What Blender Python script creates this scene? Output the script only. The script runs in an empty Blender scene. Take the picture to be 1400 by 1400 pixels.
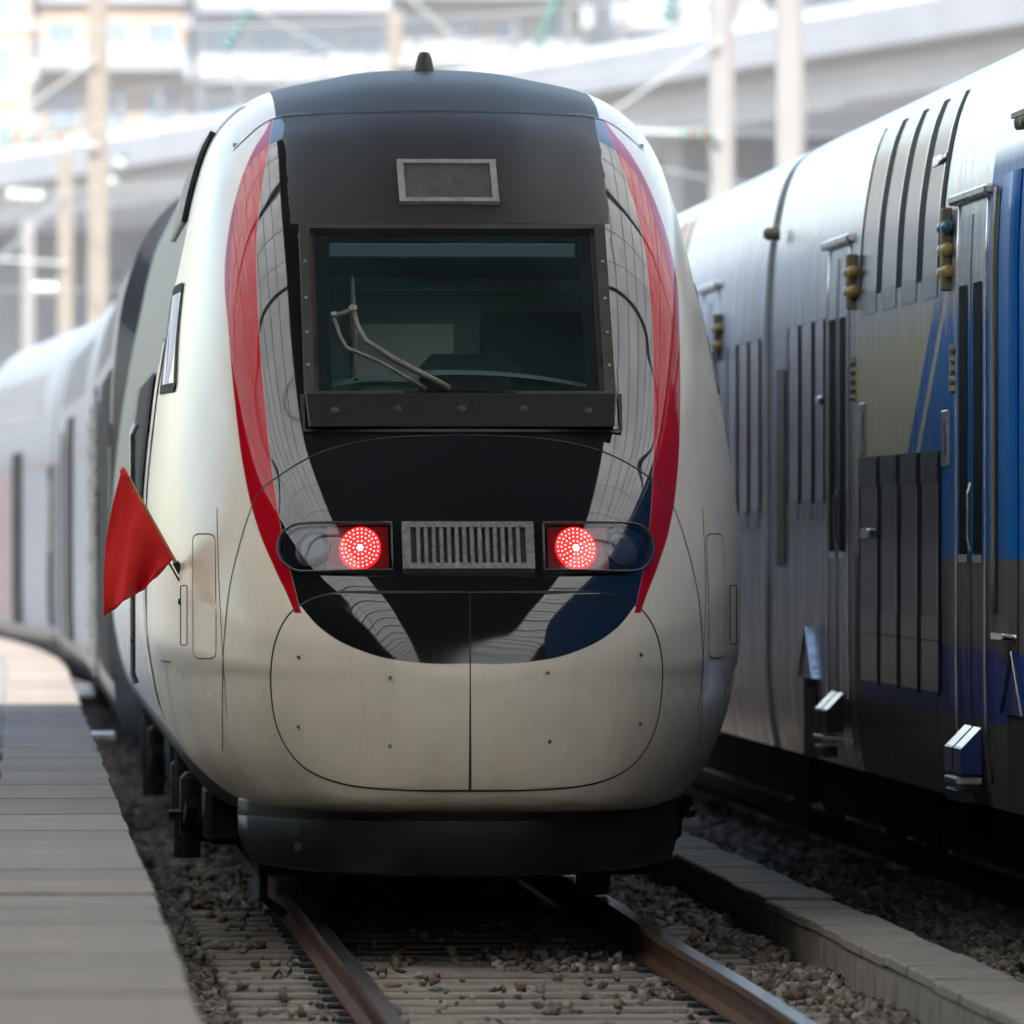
import bpy, bmesh, math, random
import numpy as np
from mathutils import Vector, Matrix
random.seed(7)
rng = np.random.default_rng(7)
SC = bpy.context.scene
COL = SC.collection
R = math.radians

# ------------------------------------------------------------------ camera, sky, sun, exposure
F_PX = 12500.0                                   # focal length for a 1400 px wide frame (long telephoto)
CAM = (-2.06, 0.0, 1.8)
cam_d = bpy.data.cameras.new('camera')
cam = bpy.data.objects.new('camera', cam_d); COL.objects.link(cam)
cam.location = CAM
cam.rotation_euler = (R(90) + math.atan(30 / F_PX), 0, -math.atan(680 / F_PX))
cam_d.sensor_width = 36; cam_d.lens = 36 * F_PX / 1400
cam_d.clip_start = 0.5; cam_d.clip_end = 6000
cam_d.dof.use_dof = True; cam_d.dof.focus_distance = 42.3
cam_d.dof.aperture_fstop = 4.2
SC.camera = cam
SUN_EL, SUN_AZ = 56, 178                          # azimuth of the sun, clockwise from +Y (behind the camera)
W = bpy.data.worlds.new('World'); SC.world = W; W.use_nodes = True
nt = W.node_tree; nt.nodes.clear()
sky = nt.nodes.new('ShaderNodeTexSky'); sky.sky_type = 'NISHITA'; sky.sun_disc = False
sky.sun_elevation = R(SUN_EL); sky.sun_rotation = R(SUN_AZ)
sky.dust_density = 2.5; sky.air_density = 1.4; sky.ozone_density = 1.0
bg = nt.nodes.new('ShaderNodeBackground'); bg.inputs['Strength'].default_value = 0.15
wo = nt.nodes.new('ShaderNodeOutputWorld')
nt.links.new(sky.outputs[0], bg.inputs[0]); nt.links.new(bg.outputs[0], wo.inputs[0])
sd = bpy.data.lights.new('sun', 'SUN'); sd.energy = 5.0; sd.angle = R(3.0); sd.color = (1, .98, .95)
sun = bpy.data.objects.new('sun', sd); COL.objects.link(sun)
_a, _e = R(SUN_AZ), R(SUN_EL)
_dir = Vector((math.sin(_a) * math.cos(_e), math.cos(_a) * math.cos(_e), math.sin(_e)))
sun.rotation_euler = _dir.to_track_quat('Z', 'Y').to_euler()
SC.view_settings.view_transform = 'Standard'; SC.view_settings.look = 'None'
SC.view_settings.exposure = 1.75; SC.view_settings.gamma = 1; SC.view_settings.use_curve_mapping = False
SC.render.engine = 'CYCLES'
cy = SC.cycles
cy.use_denoising = True
cy.max_bounces = 8; cy.diffuse_bounces = 4; cy.glossy_bounces = 4; cy.transmission_bounces = 4; cy.transparent_max_bounces = 10
cy.sample_clamp_indirect = 8; cy.caustics_reflective = False; cy.caustics_refractive = False

# ------------------------------------------------------------------ materials
class NT:
    def __init__(s, name):
        m = bpy.data.materials.new(name); m.use_nodes = True
        s.m = m; s.t = m.node_tree; s.b = s.t.nodes['Principled BSDF']; s.out = s.t.nodes['Material Output']
    def n(s, typ, **kw):
        o = s.t.nodes.new(typ)
        for k, v in kw.items(): setattr(o, k, v)
        return o
    def l(s, a, b): s.t.links.new(a, b)
    def put(s, sock, v):
        if isinstance(v, bpy.types.NodeSocket): s.l(v, sock)
        else: sock.default_value = v
    def math(s, op, a, b=None, c=None):
        o = s.n('ShaderNodeMath', operation=op); s.put(o.inputs[0], a)
        if b is not None: s.put(o.inputs[1], b)
        if c is not None: s.put(o.inputs[2], c)
        return o.outputs[0]
    def mix(s, f, a, b):
        o = s.n('ShaderNodeMix', data_type='RGBA'); s.put(o.inputs[0], f); s.put(o.inputs[6], col(a) if not isinstance(a, bpy.types.NodeSocket) else a)
        s.put(o.inputs[7], col(b) if not isinstance(b, bpy.types.NodeSocket) else b); return o.outputs[2]
    def mixf(s, f, a, b):
        o = s.n('ShaderNodeMix', data_type='FLOAT'); s.put(o.inputs[0], f); s.put(o.inputs[2], a); s.put(o.inputs[3], b); return o.outputs[0]
    def noise(s, vec, scale, detail=4, rough=.55, mapscale=None):
        if mapscale:
            mp = s.n('ShaderNodeMapping'); mp.inputs['Scale'].default_value = mapscale; s.l(vec, mp.inputs[0]); vec = mp.outputs[0]
        o = s.n('ShaderNodeTexNoise'); o.inputs['Scale'].default_value = scale; o.inputs['Detail'].default_value = detail
        o.inputs['Roughness'].default_value = rough; s.l(vec, o.inputs['Vector']); return o.outputs[0]
    def ramp(s, v, stops):
        o = s.n('ShaderNodeValToRGB'); e = o.color_ramp.elements
        e[0].position, e[0].color = stops[0][0], col(stops[0][1]); e[1].position, e[1].color = stops[-1][0], col(stops[-1][1])
        for p, c in stops[1:-1]:
            x = e.new(p); x.color = col(c)
        s.l(v, o.inputs[0]); return o.outputs[0]
    def step(s, v, lo, hi):
        o = s.n('ShaderNodeMapRange'); s.put(o.inputs[0], v); s.put(o.inputs[1], lo); s.put(o.inputs[2], hi); return o.outputs[0]
    def curve(s, v, pts):
        o = s.n('ShaderNodeFloatCurve'); c = o.mapping.curves[0]
        c.points[0].location = pts[0]; c.points[1].location = pts[-1]
        for p in pts[1:-1]: c.points.new(*p)
        o.mapping.update(); s.l(v, o.inputs['Value']); return o.outputs[0]
    def obj(s):
        o = s.n('ShaderNodeTexCoord'); return o.outputs['Object']
    def xyz(s, v):
        o = s.n('ShaderNodeSeparateXYZ'); s.l(v, o.inputs[0]); return o.outputs
    def bump(s, h, strength=.3, dist=.01):
        o = s.n('ShaderNodeBump'); o.inputs['Strength'].default_value = strength; o.inputs['Distance'].default_value = dist
        s.l(h, o.inputs['Height']); s.l(o.outputs[0], s.b.inputs['Normal'])
def col(c):
    if isinstance(c, (int, float)): return (c, c, c, 1)
    return tuple(c) if len(c) == 4 else (*c, 1)
M = {}
def simple(key, c, rough=.5, metal=0, var=.0, scale=3, bump=0, spec=.5, ms=None, c2=None):
    t = NT(key); o = t.obj()
    if var or c2:
        n = t.noise(o, scale, 5, .6, ms)
        a = col(c2) if c2 else tuple(min(1, x * (1 - var)) for x in col(c)[:3])
        b = col(c) if c2 else tuple(min(1, x * (1 + var)) for x in col(c)[:3])
        t.l(t.ramp(n, [(.3, a), (.7, b)]), t.b.inputs['Base Color'])
        t.l(t.mixf(n, max(.02, rough - .08), min(1, rough + .08)), t.b.inputs['Roughness'])
        if bump: t.bump(n, bump, .01)
    else:
        t.b.inputs['Base Color'].default_value = col(c); t.b.inputs['Roughness'].default_value = rough
    t.b.inputs['Metallic'].default_value = metal; t.b.inputs['Specular IOR Level'].default_value = spec
    M[key] = t.m; return t.m
simple('dark_rubber', .012, .6)
simple('seam', .006, .6)
simple('dark_metal', .02, .45, 0, .5, 6)
simple('underframe', .004, .8, 0, .6, 5, spec=.1)
simple('steel', (.55, .55, .54), .28, 1, .15, 8)
simple('bright_steel', (.72, .73, .74), .2, 1, .1, 8)
simple('alu', (.42, .42, .40), .38, .8, .3, 30)
simple('vent_metal', (.15, .15, .145), .45, .4, .45, 45); simple('frame_paint', (.024, .023, .020), .45, 0, .3, 10)
simple('black_gloss', .008, .06)
simple('black_satin', .02, .3, 0, .2, 5)
simple('cowl_black', .011, .35, spec=.3)
simple('spoiler', (.010, .010, .011), .45, 0, .45, 3, spec=.3)
simple('rust', (.125, .062, .03), .8, 0, .6, 14, .4, ms=(1, .2, 1), c2=(.042, .026, .018), spec=.15)
simple('rail_top', (.5, .52, .56), .16, 1, .25, 3, ms=(30, .6, 1))
simple('sleeper', (.18, .152, .12), .85, 0, .35, 9, .35, ms=(1, 4, 1))
simple('coping', (.30, .275, .255), .8, 0, .22, 3.5, .15, ms=(1, 6, 1))
simple('asphalt', (.12, .115, .11), .9, 0, .2, 12, .2)
simple('platform_face', (.16, .15, .14), .85, 0, .4, 4, .3)
simple('walkway', (.20, .172, .14), .85, 0, .3, 6, .3)
simple('wiper_metal', (.12, .11, .09), .5, .3, .3, 20)
simple('flag_red', (.62, .006, .006), .75, 0, .12, 12)
simple('wood', (.35, .2, .08), .6, 0, .3, 20)
simple('roof_panel', (.05, .05, .052), .8, 0, .2, .6)
simple('iron', (.05, .055, .06), .6)
simple('concrete_light', (.36, .365, .37), .85, 0, .1, .3)
simple('concrete_shade', (.62, .66, .72), .9, 0, .12, .25)
simple('mast_beige', (.17, .145, .12), .7, 0, .12, 2, ms=(1, 1, .3))
simple('mast_grey', (.18, .172, .165), .7, 0, .12, 2, ms=(1, 1, .3))
simple('plaster_white', (.24, .25, .26), .85, 0, .05, .4)
simple('plaster_cream', (.31, .225, .14), .85, 0, .06, .4)
simple('plaster_yellow', (.30, .25, .155), .85, 0, .06, .4)
simple('plaster_grey', (.25, .27, .29), .85, 0, .06, .4)
simple('roof_red', (.34, .14, .09), .8, 0, .15, 2)
simple('window_blue', (.12, .17, .23), .15, 0, .3, .6)
simple('window_dark', (.2, .25, .32), .15, 0, .4, .6)
simple('insul_teal', (.05, .16, .14), .25)
simple('insul_brown', (.16, .06, .03), .3)
simple('insul_glass', (.6, .68, .6), .15)
simple('wire', (.25, .27, .26), .5)
simple('leaf', (.09, .14, .045), .7, 0, .4, 3)
simple('lamp_amber', (.42, .3, .09), .35)
simple('lamp_blue', (.03, .14, .24), .3)
simple('khaki', (.17, .16, .11), .5)
simple('interior_dark', (.02, .026, .028), .8)
simple('interior_teal', (.38, .55, .55), .8); simple('interior_wall', (.26, .36, .37), .8)
simple('blind', (.055, .10, .11), .7); simple('interior_pale', (.80, .88, .80), .7)
simple('window_black', (.008, .009, .011), .06)
simple('window_grey', (.045, .047, .055), .12)
simple('bogie', (.006, .0055, .005), .8, 0, .5, 8, spec=.15)
simple('wheel_steel', (.2, .19, .18), .4, .9, .2, 10)
simple('door_grey', (.16, .165, .175), .25, .3)
simple('navy_paint', (.012, .03, .16), .22, .1, .1, 3)
simple('bellows', .01, .8); simple('slot_black', .006, .6, spec=.04); simple('mirror_glass', (.010, .011, .014), .16, spec=.16); simple('deck_glass', (.018, .018, .021), .25, spec=.3)

def glass_mat(key, tint, veil=0):
    t = NT(key); t.t.nodes.remove(t.b)
    tr = t.n('ShaderNodeBsdfTransparent'); tr.inputs[0].default_value = col(tint)
    gl = t.n('ShaderNodeBsdfGlossy'); gl.inputs['Roughness'].default_value = .02; gl.inputs[0].default_value = (.9, .95, 1, 1)
    lw = t.n('ShaderNodeLayerWeight'); fr = t.math('ADD', t.math('MULTIPLY', t.math('POWER', lw.outputs['Facing'], 5), .9), .06)
    mx = t.n('ShaderNodeMixShader'); t.l(fr, mx.inputs[0]); t.l(tr.outputs[0], mx.inputs[1]); t.l(gl.outputs[0], mx.inputs[2])
    if veil:
        df = t.n('ShaderNodeBsdfDiffuse'); df.inputs[0].default_value = (.20, .36, .37, 1); m2 = t.n('ShaderNodeMixShader'); o = t.obj()
        t.l(t.math('MULTIPLY', t.step(t.noise(o, 3, 5), .2, .8), veil), m2.inputs[0]); t.l(mx.outputs[0], m2.inputs[1]); t.l(df.outputs[0], m2.inputs[2]); t.l(m2.outputs[0], t.out.inputs[0])
    else: t.l(mx.outputs[0], t.out.inputs[0])
    M[key] = t.m
glass_mat('windshield', (.80, .88, .88), .05); glass_mat('side_glass', (.12, .14, .15)); glass_mat('lamp_cover', (.9, .9, .92))

def pane_mat():
    t = NT('roof_glass'); t.t.nodes.remove(t.b)
    tl = t.n('ShaderNodeBsdfTranslucent'); o = t.obj()
    t.l(t.ramp(t.noise(o, .9, 4), [(.3, (.53, .53, .52)), (.7, (.63, .63, .615))]), tl.inputs[0])
    t.l(tl.outputs[0], t.out.inputs[0]); M['roof_glass'] = t.m
pane_mat()
def emit(key, c, s):
    t = NT(key); t.b.inputs['Base Color'].default_value = col((c[0] * .5, c[1] * .5, c[2] * .5))
    t.b.inputs['Emission Color'].default_value = col(c); t.b.inputs['Emission Strength'].default_value = s; M[key] = t.m
emit('led', (1, .17, .13), 2.6); emit('led_core', (1, .5, .42), 3.2)
emit('lens_red', (1, .01, .015), .8)
simple('lens_dark_red', (.16, .004, .006), .2)
simple('lamp_clear', (.07, .075, .08), .15, .3)

def livery():
    """cream-white shell, red band, black mask: painted on the shell in the car's own x/z."""
    t = NT('nose_paint'); o = t.obj(); s = t.xyz(o)
    ax = t.math('ABSOLUTE', s[0]); z = s[2]; y = s[1]
    zn = t.math('DIVIDE', z, 4.2)
    def zc(pts): return t.math('MULTIPLY', t.curve(zn, [(a / 4.2, b / 1.5) for a, b in pts]), 1.5)
    r_out = zc([(0, .80), (1.42, .785), (1.47, .80), (1.65, .878), (1.834, .948), (2.07, 1.0), (2.38, 1.035), (2.76, 1.06), (3.0, 1.07), (3.2, 1.05), (3.42, 1.0), (3.62, .925), (3.82, .815), (4.2, .70)])
    r_in = zc([(0, .76), (1.42, .755), (1.49, .772), (1.78, .836), (2.1, .878), (2.41, .902), (2.7, .918), (3.0, .922), (3.2, .915), (3.45, .88), (3.62, .845), (3.82, .805), (4.2, .75)])
    zm = t.curve(t.math('DIVIDE', ax, 1.5), [(0, 1.214 / 2), (.265 / 1.5, 1.22 / 2), (.48 / 1.5, 1.266 / 2), (.665 / 1.5, 1.365 / 2), (.76 / 1.5, 1.47 / 2), (.82 / 1.5, 1.55 / 2), (1, .99)])
    zm = t.math('MULTIPLY', zm, 2)
    zf = t.math('MULTIPLY', t.curve(t.math('DIVIDE', ax, 1.5), [(0, .9625), (.53 / 1.5, .96), (.8 / 1.5, .956), (.98 / 1.5, .92), (1, .80)]), 4.0)
    def gt(a, b, w=.003): return t.step(t.math('SUBTRACT', a, b), -w, w)
    front = gt(4.9, y)
    below = gt(zf, z)
    black = t.math('MULTIPLY', t.math('MULTIPLY', gt(r_in, ax), gt(z, zm)), below)
    red = t.math('MULTIPLY', t.math('MULTIPLY', gt(r_out, ax), gt(ax, r_in)), t.math('MULTIPLY', below, gt(z, 1.44)))
    cap = t.math('MULTIPLY', t.math('MULTIPLY', gt(.79, ax), gt(z, zf)), front)
    low = gt(t.math('ADD', .535, t.math('MULTIPLY', t.step(y, 1.0, 2.4), .30)), z, .02)
    # grime
    n1 = t.noise(o, 2.2, 6, .65, (1, 1, .6)); n2 = t.noise(o, 60, 3, .6); n3 = t.noise(o, 4, 4, .5, (1, 1, .5))
    grime = t.math('MULTIPLY', t.step(z, 1.4, .55), t.step(n1, .1, .65))
    white = t.mix(t.math('MULTIPLY', grime, .68), (.70, .635, .51), (.22, .165, .11))
    white = t.mix(t.math('MULTIPLY', t.step(n3, .55, .8), .18), white, (.45, .42, .36))
    n4 = t.noise(o, 7, 4, .6, (6, 6, .35)); white = t.mix(t.math('MULTIPLY', t.math('MULTIPLY', t.step(n4, .52, .75), t.step(z, 2.4, .7)), .16), white, (.24, .18, .12))
    speck = t.math('MULTIPLY', t.step(n2, .66, .72), t.step(n1, .42, .6))
    white = t.mix(t.math('MULTIPLY', speck, .5), white, (.18, .12, .08))
    side = t.mix(t.step(y, 6.0, 6.05), white, (.52, .53, .55))
    dk = t.math('MULTIPLY', t.math('MAXIMUM', t.math('MULTIPLY', gt(y, 4.02, .02), gt(z, 2.64)), t.math('MULTIPLY', gt(y, 4.35, .02), gt(z, 1.75))), gt(3.93, z))
    side = t.mix(dk, side, (.045, .047, .052))
    c = t.mix(low, side, (.035, .036, .04))
    c = t.mix(red, c, (.36, .002, .010))
    c = t.mix(black, c, (.008, .008, .010))
    c = t.mix(cap, c, (.022, .022, .025))
    t.l(c, t.b.inputs['Base Color'])
    fore = t.math('MULTIPLY', gt(z, 3.27), gt(t.math('ADD', .76, t.math('MULTIPLY', t.math('SUBTRACT', n3, .5), .06)), ax))
    rg = t.mixf(black, .24, t.mixf(fore, .035, t.mixf(n3, .34, .5)))
    rg = t.mixf(red, rg, .05); rg = t.mixf(cap, rg, .45); rg = t.mixf(dk, rg, .4); rg = t.math('ADD', rg, t.math('MULTIPLY', grime, .15))
    t.l(rg, t.b.inputs['Roughness']); t.l(t.mixf(t.math('MAXIMUM', cap, t.math('MULTIPLY', dk, .75)), t.mixf(red, t.mixf(fore, t.mixf(black, .5, 1.0), .25), .25), .2), t.b.inputs['Specular IOR Level'])
    M['nose_paint'] = t.m
    # the matt forehead takes a slightly paler, mottled black
    c2 = t.mix(t.math('MULTIPLY', t.math('MULTIPLY', fore, black), t.mixf(n1, .55, 1.0)), c, (.022, .021, .021))
    t.l(c2, t.b.inputs['Base Color'])
livery()

def steel_livery(key, plain):
    """stainless double-deck car; the near car also carries blue, beige and grey paint (object y = metres along the car from the camera)."""
    t = NT(key); o = t.obj(); s = t.xyz(o); y = s[1]; z = s[2]
    def gt(a, b, w=.006): return t.step(t.math('SUBTRACT', a, b), -w, w)
    n = t.noise(o, 3.0, 4, .6, (1, 5, .25)); n2 = t.noise(o, 1.2, 3, .5, (1, 9, .12))
    st = t.mix(n, (.42, .435, .46), (.78, .795, .82))
    lowdark = t.step(z, 1.9, 1.2)
    t.b.inputs['Metallic'].default_value = .9
    c = st; met = .92; rough = t.mixf(n2, .20, .38)
    if not plain:
        inb = gt(50.6, y)
        beige = t.math('MULTIPLY', inb, gt(2.95, t.math('ADD', z, t.math('MULTIPLY', t.math('SUBTRACT', n2, .5), .5)), .12))
        zl = t.math('ADD', z, 0)
        d1 = t.math('SUBTRACT', y, t.math('SUBTRACT', 46.95, t.math('MULTIPLY', t.math('SUBTRACT', z, 2.24), 1.9)))
        blue1 = t.math('MULTIPLY', gt(.62, d1, .01), gt(d1, .18, .01))
        blue2 = gt(-.02, d1, .01)
        blue = t.math('MAXIMUM', blue1, blue2)
        blue = t.math('MULTIPLY', t.math('MULTIPLY', blue, beige), 1)
        blue = t.math('MAXIMUM', blue, t.math('MULTIPLY', gt(43.65, y), gt(3.6, z, .05)))
        c = t.mix(beige, c, (.46, .44, .32)); c = t.mix(blue, c, (.0, .115, .40))
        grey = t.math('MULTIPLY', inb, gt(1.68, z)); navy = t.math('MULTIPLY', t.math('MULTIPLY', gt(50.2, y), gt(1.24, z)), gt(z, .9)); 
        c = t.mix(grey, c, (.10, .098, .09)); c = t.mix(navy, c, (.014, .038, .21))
        paint = t.math('MAXIMUM', beige, blue)
        mm = t.mixf(t.math('MAXIMUM', paint, grey), .92, .0); t.l(mm, t.b.inputs['Metallic'])
        rough = t.mixf(paint, rough, .38); t.l(t.mixf(t.math('MAXIMUM', paint, grey), .5, .14), t.b.inputs['Specular IOR Level'])
    t.l(c, t.b.inputs['Base Color']); t.l(rough, t.b.inputs['Roughness'])
    h = t.math('ADD', t.noise(o, 1.0, 3, .5, (1, 7, .5)), t.math('MULTIPLY', t.noise(o, 1.0, 2, .5, (1, 22, .4)), .25))
    t.bump(h, .9, .025)
    M[key] = t.m
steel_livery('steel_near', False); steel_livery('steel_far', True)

def trailer_paint(key, pink):
    t = NT(key); o = t.obj(); s = t.xyz(o); z = s[2]; y = s[1]
    def gt(a, b, w=.01): return t.step(t.math('SUBTRACT', a, b), -w, w)
    n = t.noise(o, 2, 4, .6, (1, 1, .4))
    c = t.mix(n, (.145, .16, .20), (.19, .205, .25))
    band = t.math('MULTIPLY', gt(2.62, z), gt(z, 2.5))
    c = t.mix(t.math('MULTIPLY', band, .45), c, (.16, .05, .08))
    if pink: c = t.mix(t.math('MULTIPLY', t.math('MULTIPLY', gt(2.5, z), gt(z, .8)), gt(y, pink)), c, (.22, .08, .11))
    c = t.mix(gt(.75, z), c, (.07, .07, .075))
    t.l(c, t.b.inputs['Base Color']); t.b.inputs['Roughness'].default_value = .3; t.b.inputs['Specular IOR Level'].default_value = .12
    M[key] = t.m
trailer_paint('trailer_a', 0); trailer_paint('trailer_b', 9.6)

# ------------------------------------------------------------------ mesh helpers
class MB:
    def __init__(s): s.v = []; s.f = []; s.mi = []
    def add(s, v, f, mi=0):
        k = len(s.v); s.v += [tuple(p) for p in v]; s.f += [tuple(i + k for i in q) for q in f]; s.mi += [mi] * len(f); return s
    def box(s, a, b, mi=0, bev=0):
        (x0, y0, z0), (x1, y1, z1) = a, b
        if bev:
            c = bev; v = []; f = []
            bm = bmesh.new(); bmesh.ops.create_cube(bm, size=1)
            for q in bm.verts: q.co = Vector(((x0 + x1) / 2 + q.co.x * (x1 - x0), (y0 + y1) / 2 + q.co.y * (y1 - y0), (z0 + z1) / 2 + q.co.z * (z1 - z0)))
            bmesh.ops.bevel(bm, geom=list(bm.edges), offset=c, segments=1, affect='EDGES', clamp_overlap=True)
            bm.verts.index_update()
            v = [tuple(q.co) for q in bm.verts]; f = [tuple(q.index for q in g.verts) for g in bm.faces]; bm.free()
            return s.add(v, f, mi)
        v = [(x0, y0, z0), (x1, y0, z0), (x1, y1, z0), (x0, y1, z0), (x0, y0, z1), (x1, y0, z1), (x1, y1, z1), (x0, y1, z1)]
        return s.add(v, [(0, 3, 2, 1), (4, 5, 6, 7), (0, 1, 5, 4), (1, 2, 6, 5), (2, 3, 7, 6), (3, 0, 4, 7)], mi)
    def tube(s, pts, r, n=8, mi=0, cap=True):
        pts = [Vector(p) for p in pts]; rs = r if isinstance(r, (list, tuple)) else [r] * len(pts)
        v = []; up0 = None
        for i, p in enumerate(pts):
            d = (pts[min(i + 1, len(pts) - 1)] - pts[max(i - 1, 0)]).normalized()
            u = d.orthogonal().normalized() if up0 is None else (up0 - d * up0.dot(d)).normalized()
            up0 = u; w = d.cross(u)
            for k in range(n):
                a = 2 * math.pi * k / n; v.append(p + (u * math.cos(a) + w * math.sin(a)) * rs[i])
        f = []
        for i in range(len(pts) - 1):
            for k in range(n):
                f.append((i * n + k, i * n + (k + 1) % n, (i + 1) * n + (k + 1) % n, (i + 1) * n + k))
        if cap: f += [tuple(range(n - 1, -1, -1)), tuple((len(pts) - 1) * n + k for k in range(n))]
        return s.add(v, f, mi)
    def lathe(s, prof, o, ax=(0, 0, 1), n=16, mi=0):
        ax = Vector(ax).normalized(); u = ax.orthogonal().normalized(); w = ax.cross(u); o = Vector(o); v = []
        for r, h in prof:
            for k in range(n):
                a = 2 * math.pi * k / n; v.append(o + ax * h + (u * math.cos(a) + w * math.sin(a)) * r)
        f = []
        for i in range(len(prof) - 1):
            for k in range(n): f.append((i * n + k, i * n + (k + 1) % n, (i + 1) * n + (k + 1) % n, (i + 1) * n + k))
        f += [tuple(range(n - 1, -1, -1)), tuple((len(prof) - 1) * n + k for k in range(n))]
        return s.add(v, f, mi)
    def extrude(s, poly, fn, t0, t1, mi=0):
        """poly of 2D points swept between fn(p,t0) and fn(p,t1)"""
        n = len(poly); v = [fn(p, t0) for p in poly] + [fn(p, t1) for p in poly]
        f = [(i, (i + 1) % n, n + (i + 1) % n, n + i) for i in range(n)] + [tuple(range(n - 1, -1, -1)), tuple(range(n, 2 * n))]
        return s.add(v, f, mi)
    def grid(s, P, mi=0, closed=False):
        nu, nv = len(P), len(P[0]); v = [p for row in P for p in row]; f = []
        for i in range(nu - 1):
            for j in range(nv - 1 + (1 if closed else 0)):
                f.append((i * nv + j, i * nv + (j + 1) % nv, (i + 1) * nv + (j + 1) % nv, (i + 1) * nv + j))
        return s.add(v, f, mi)
    def build(s, name, mat, parent=None, smooth=False, fix=True):
        me = bpy.data.meshes.new(name); me.from_pydata(s.v, [], s.f); 
        mats = mat if isinstance(mat, (list, tuple)) else [mat]
        for m in mats: me.materials.append(M[m])
        if len(mats) > 1: me.polygons.foreach_set('material_index', s.mi)
        if fix:
            bm = bmesh.new(); bm.from_mesh(me); bmesh.ops.recalc_face_normals(bm, faces=bm.faces); bm.to_mesh(me); bm.free()
        if smooth: me.polygons.foreach_set('use_smooth', [True] * len(me.polygons))
        me.update(); return link(name, me, parent)
def link(name, me, parent=None):
    o = bpy.data.objects.new(name, me); COL.objects.link(o)
    if parent is not None: o.parent = parent
    return o
def thing(name, label, cat, loc=(0, 0, 0), rz=0, group=None):
    o = bpy.data.objects.new(name, None); COL.objects.link(o); o.location = loc; o.rotation_euler = (0, 0, rz); o.empty_display_size = .2
    return tag(o, label, cat, group)
def tag(o, label, cat, group=None, kind=None):
    if label: o['label'] = label
    if cat: o['category'] = cat
    if group: o['group'] = group
    if kind: o['kind'] = kind
    return o
def solid(o, th, off=-1):
    m = o.modifiers.new('solid', 'SOLIDIFY'); m.thickness = th; m.offset = off; return o
def smooth_angle(o, deg=40):
    me = o.data; me.polygons.foreach_set('use_smooth', [True] * len(me.polygons))
    try: me.set_sharp_from_angle(angle=R(deg))
    except Exception: pass
    return o

def pchip(xs, ys, n=1500):
    xs = np.array(xs, float); ys = np.array(ys, float); h = np.diff(xs); d = np.diff(ys) / h
    m = np.zeros(len(xs)); m[0] = d[0]; m[-1] = d[-1]
    for i in range(1, len(xs) - 1):
        if d[i - 1] * d[i] > 0:
            w1 = 2 * h[i] + h[i - 1]; w2 = h[i] + 2 * h[i - 1]; m[i] = (w1 + w2) / (w1 / d[i - 1] + w2 / d[i])
    X = np.unique(np.concatenate([np.linspace(xs[0], xs[-1], n), xs, xs[0] + (xs[-1] - xs[0]) * np.linspace(0, .25, n) ** 2]))
    i = np.clip(np.searchsorted(xs, X) - 1, 0, len(xs) - 2); t = (X - xs[i]) / h[i]
    Y = (2 * t**3 - 3 * t**2 + 1) * ys[i] + (t**3 - 2 * t**2 + t) * h[i] * m[i] + (3 * t**2 - 2 * t**3) * ys[i + 1] + (t**3 - t**2) * h[i] * m[i + 1]
    return lambda x: np.interp(x, X, Y)

# ------------------------------------------------------------------ the setting
def track_x(Y): return -(max(0.0, Y - 84) ** 2) / 1040.0
def plat_x(Y): return -1.575 + track_x(Y)

g = MB().add([(-400, -200, -.62), (400, -200, -.62), (400, 1200, -.62), (-400, 1200, -.62)], [(0, 1, 2, 3)])
def gravel_mat():
    t = NT('gravel'); o = t.obj()
    v = t.n('ShaderNodeTexVoronoi'); v.inputs['Scale'].default_value = 22; t.l(o, v.inputs['Vector'])
    sx = t.xyz(v.outputs['Color'])
    c = t.ramp(sx[0], [(0, (.05, .042, .036)), (.5, (.15, .13, .115)), (1, (.30, .265, .235))])
    t.l(c, t.b.inputs['Base Color']); t.b.inputs['Roughness'].default_value = .9
    t.bump(t.math('SUBTRACT', 1, v.outputs['Distance']), .9, .03); M['gravel'] = t.m
gravel_mat()
gr = g.build('ground', 'gravel', fix=False); gr['kind'] = 'structure'
# ballast bed: profiled sheet under the stones
bed = MB(); rows = []
for Y in [20 + i * 2 for i in range(66)]:
    cx = track_x(Y)
    rows.append([(cx - 1.66, Y, -.34), (cx - 1.3, Y, -.27), (cx - .9, Y, -.235), (cx + .1, Y, -.245), (cx + 1.2, Y, -.225), (cx + 1.6, Y, -.2), (cx + 1.95, Y, -.2), (cx + 2.4, Y, -.22), (cx + 4, Y, -.24), (cx + 7, Y, -.25)])
bed.grid(rows); b = bed.build('ballast_bed', 'gravel'); b['kind'] = 'structure'

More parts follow.
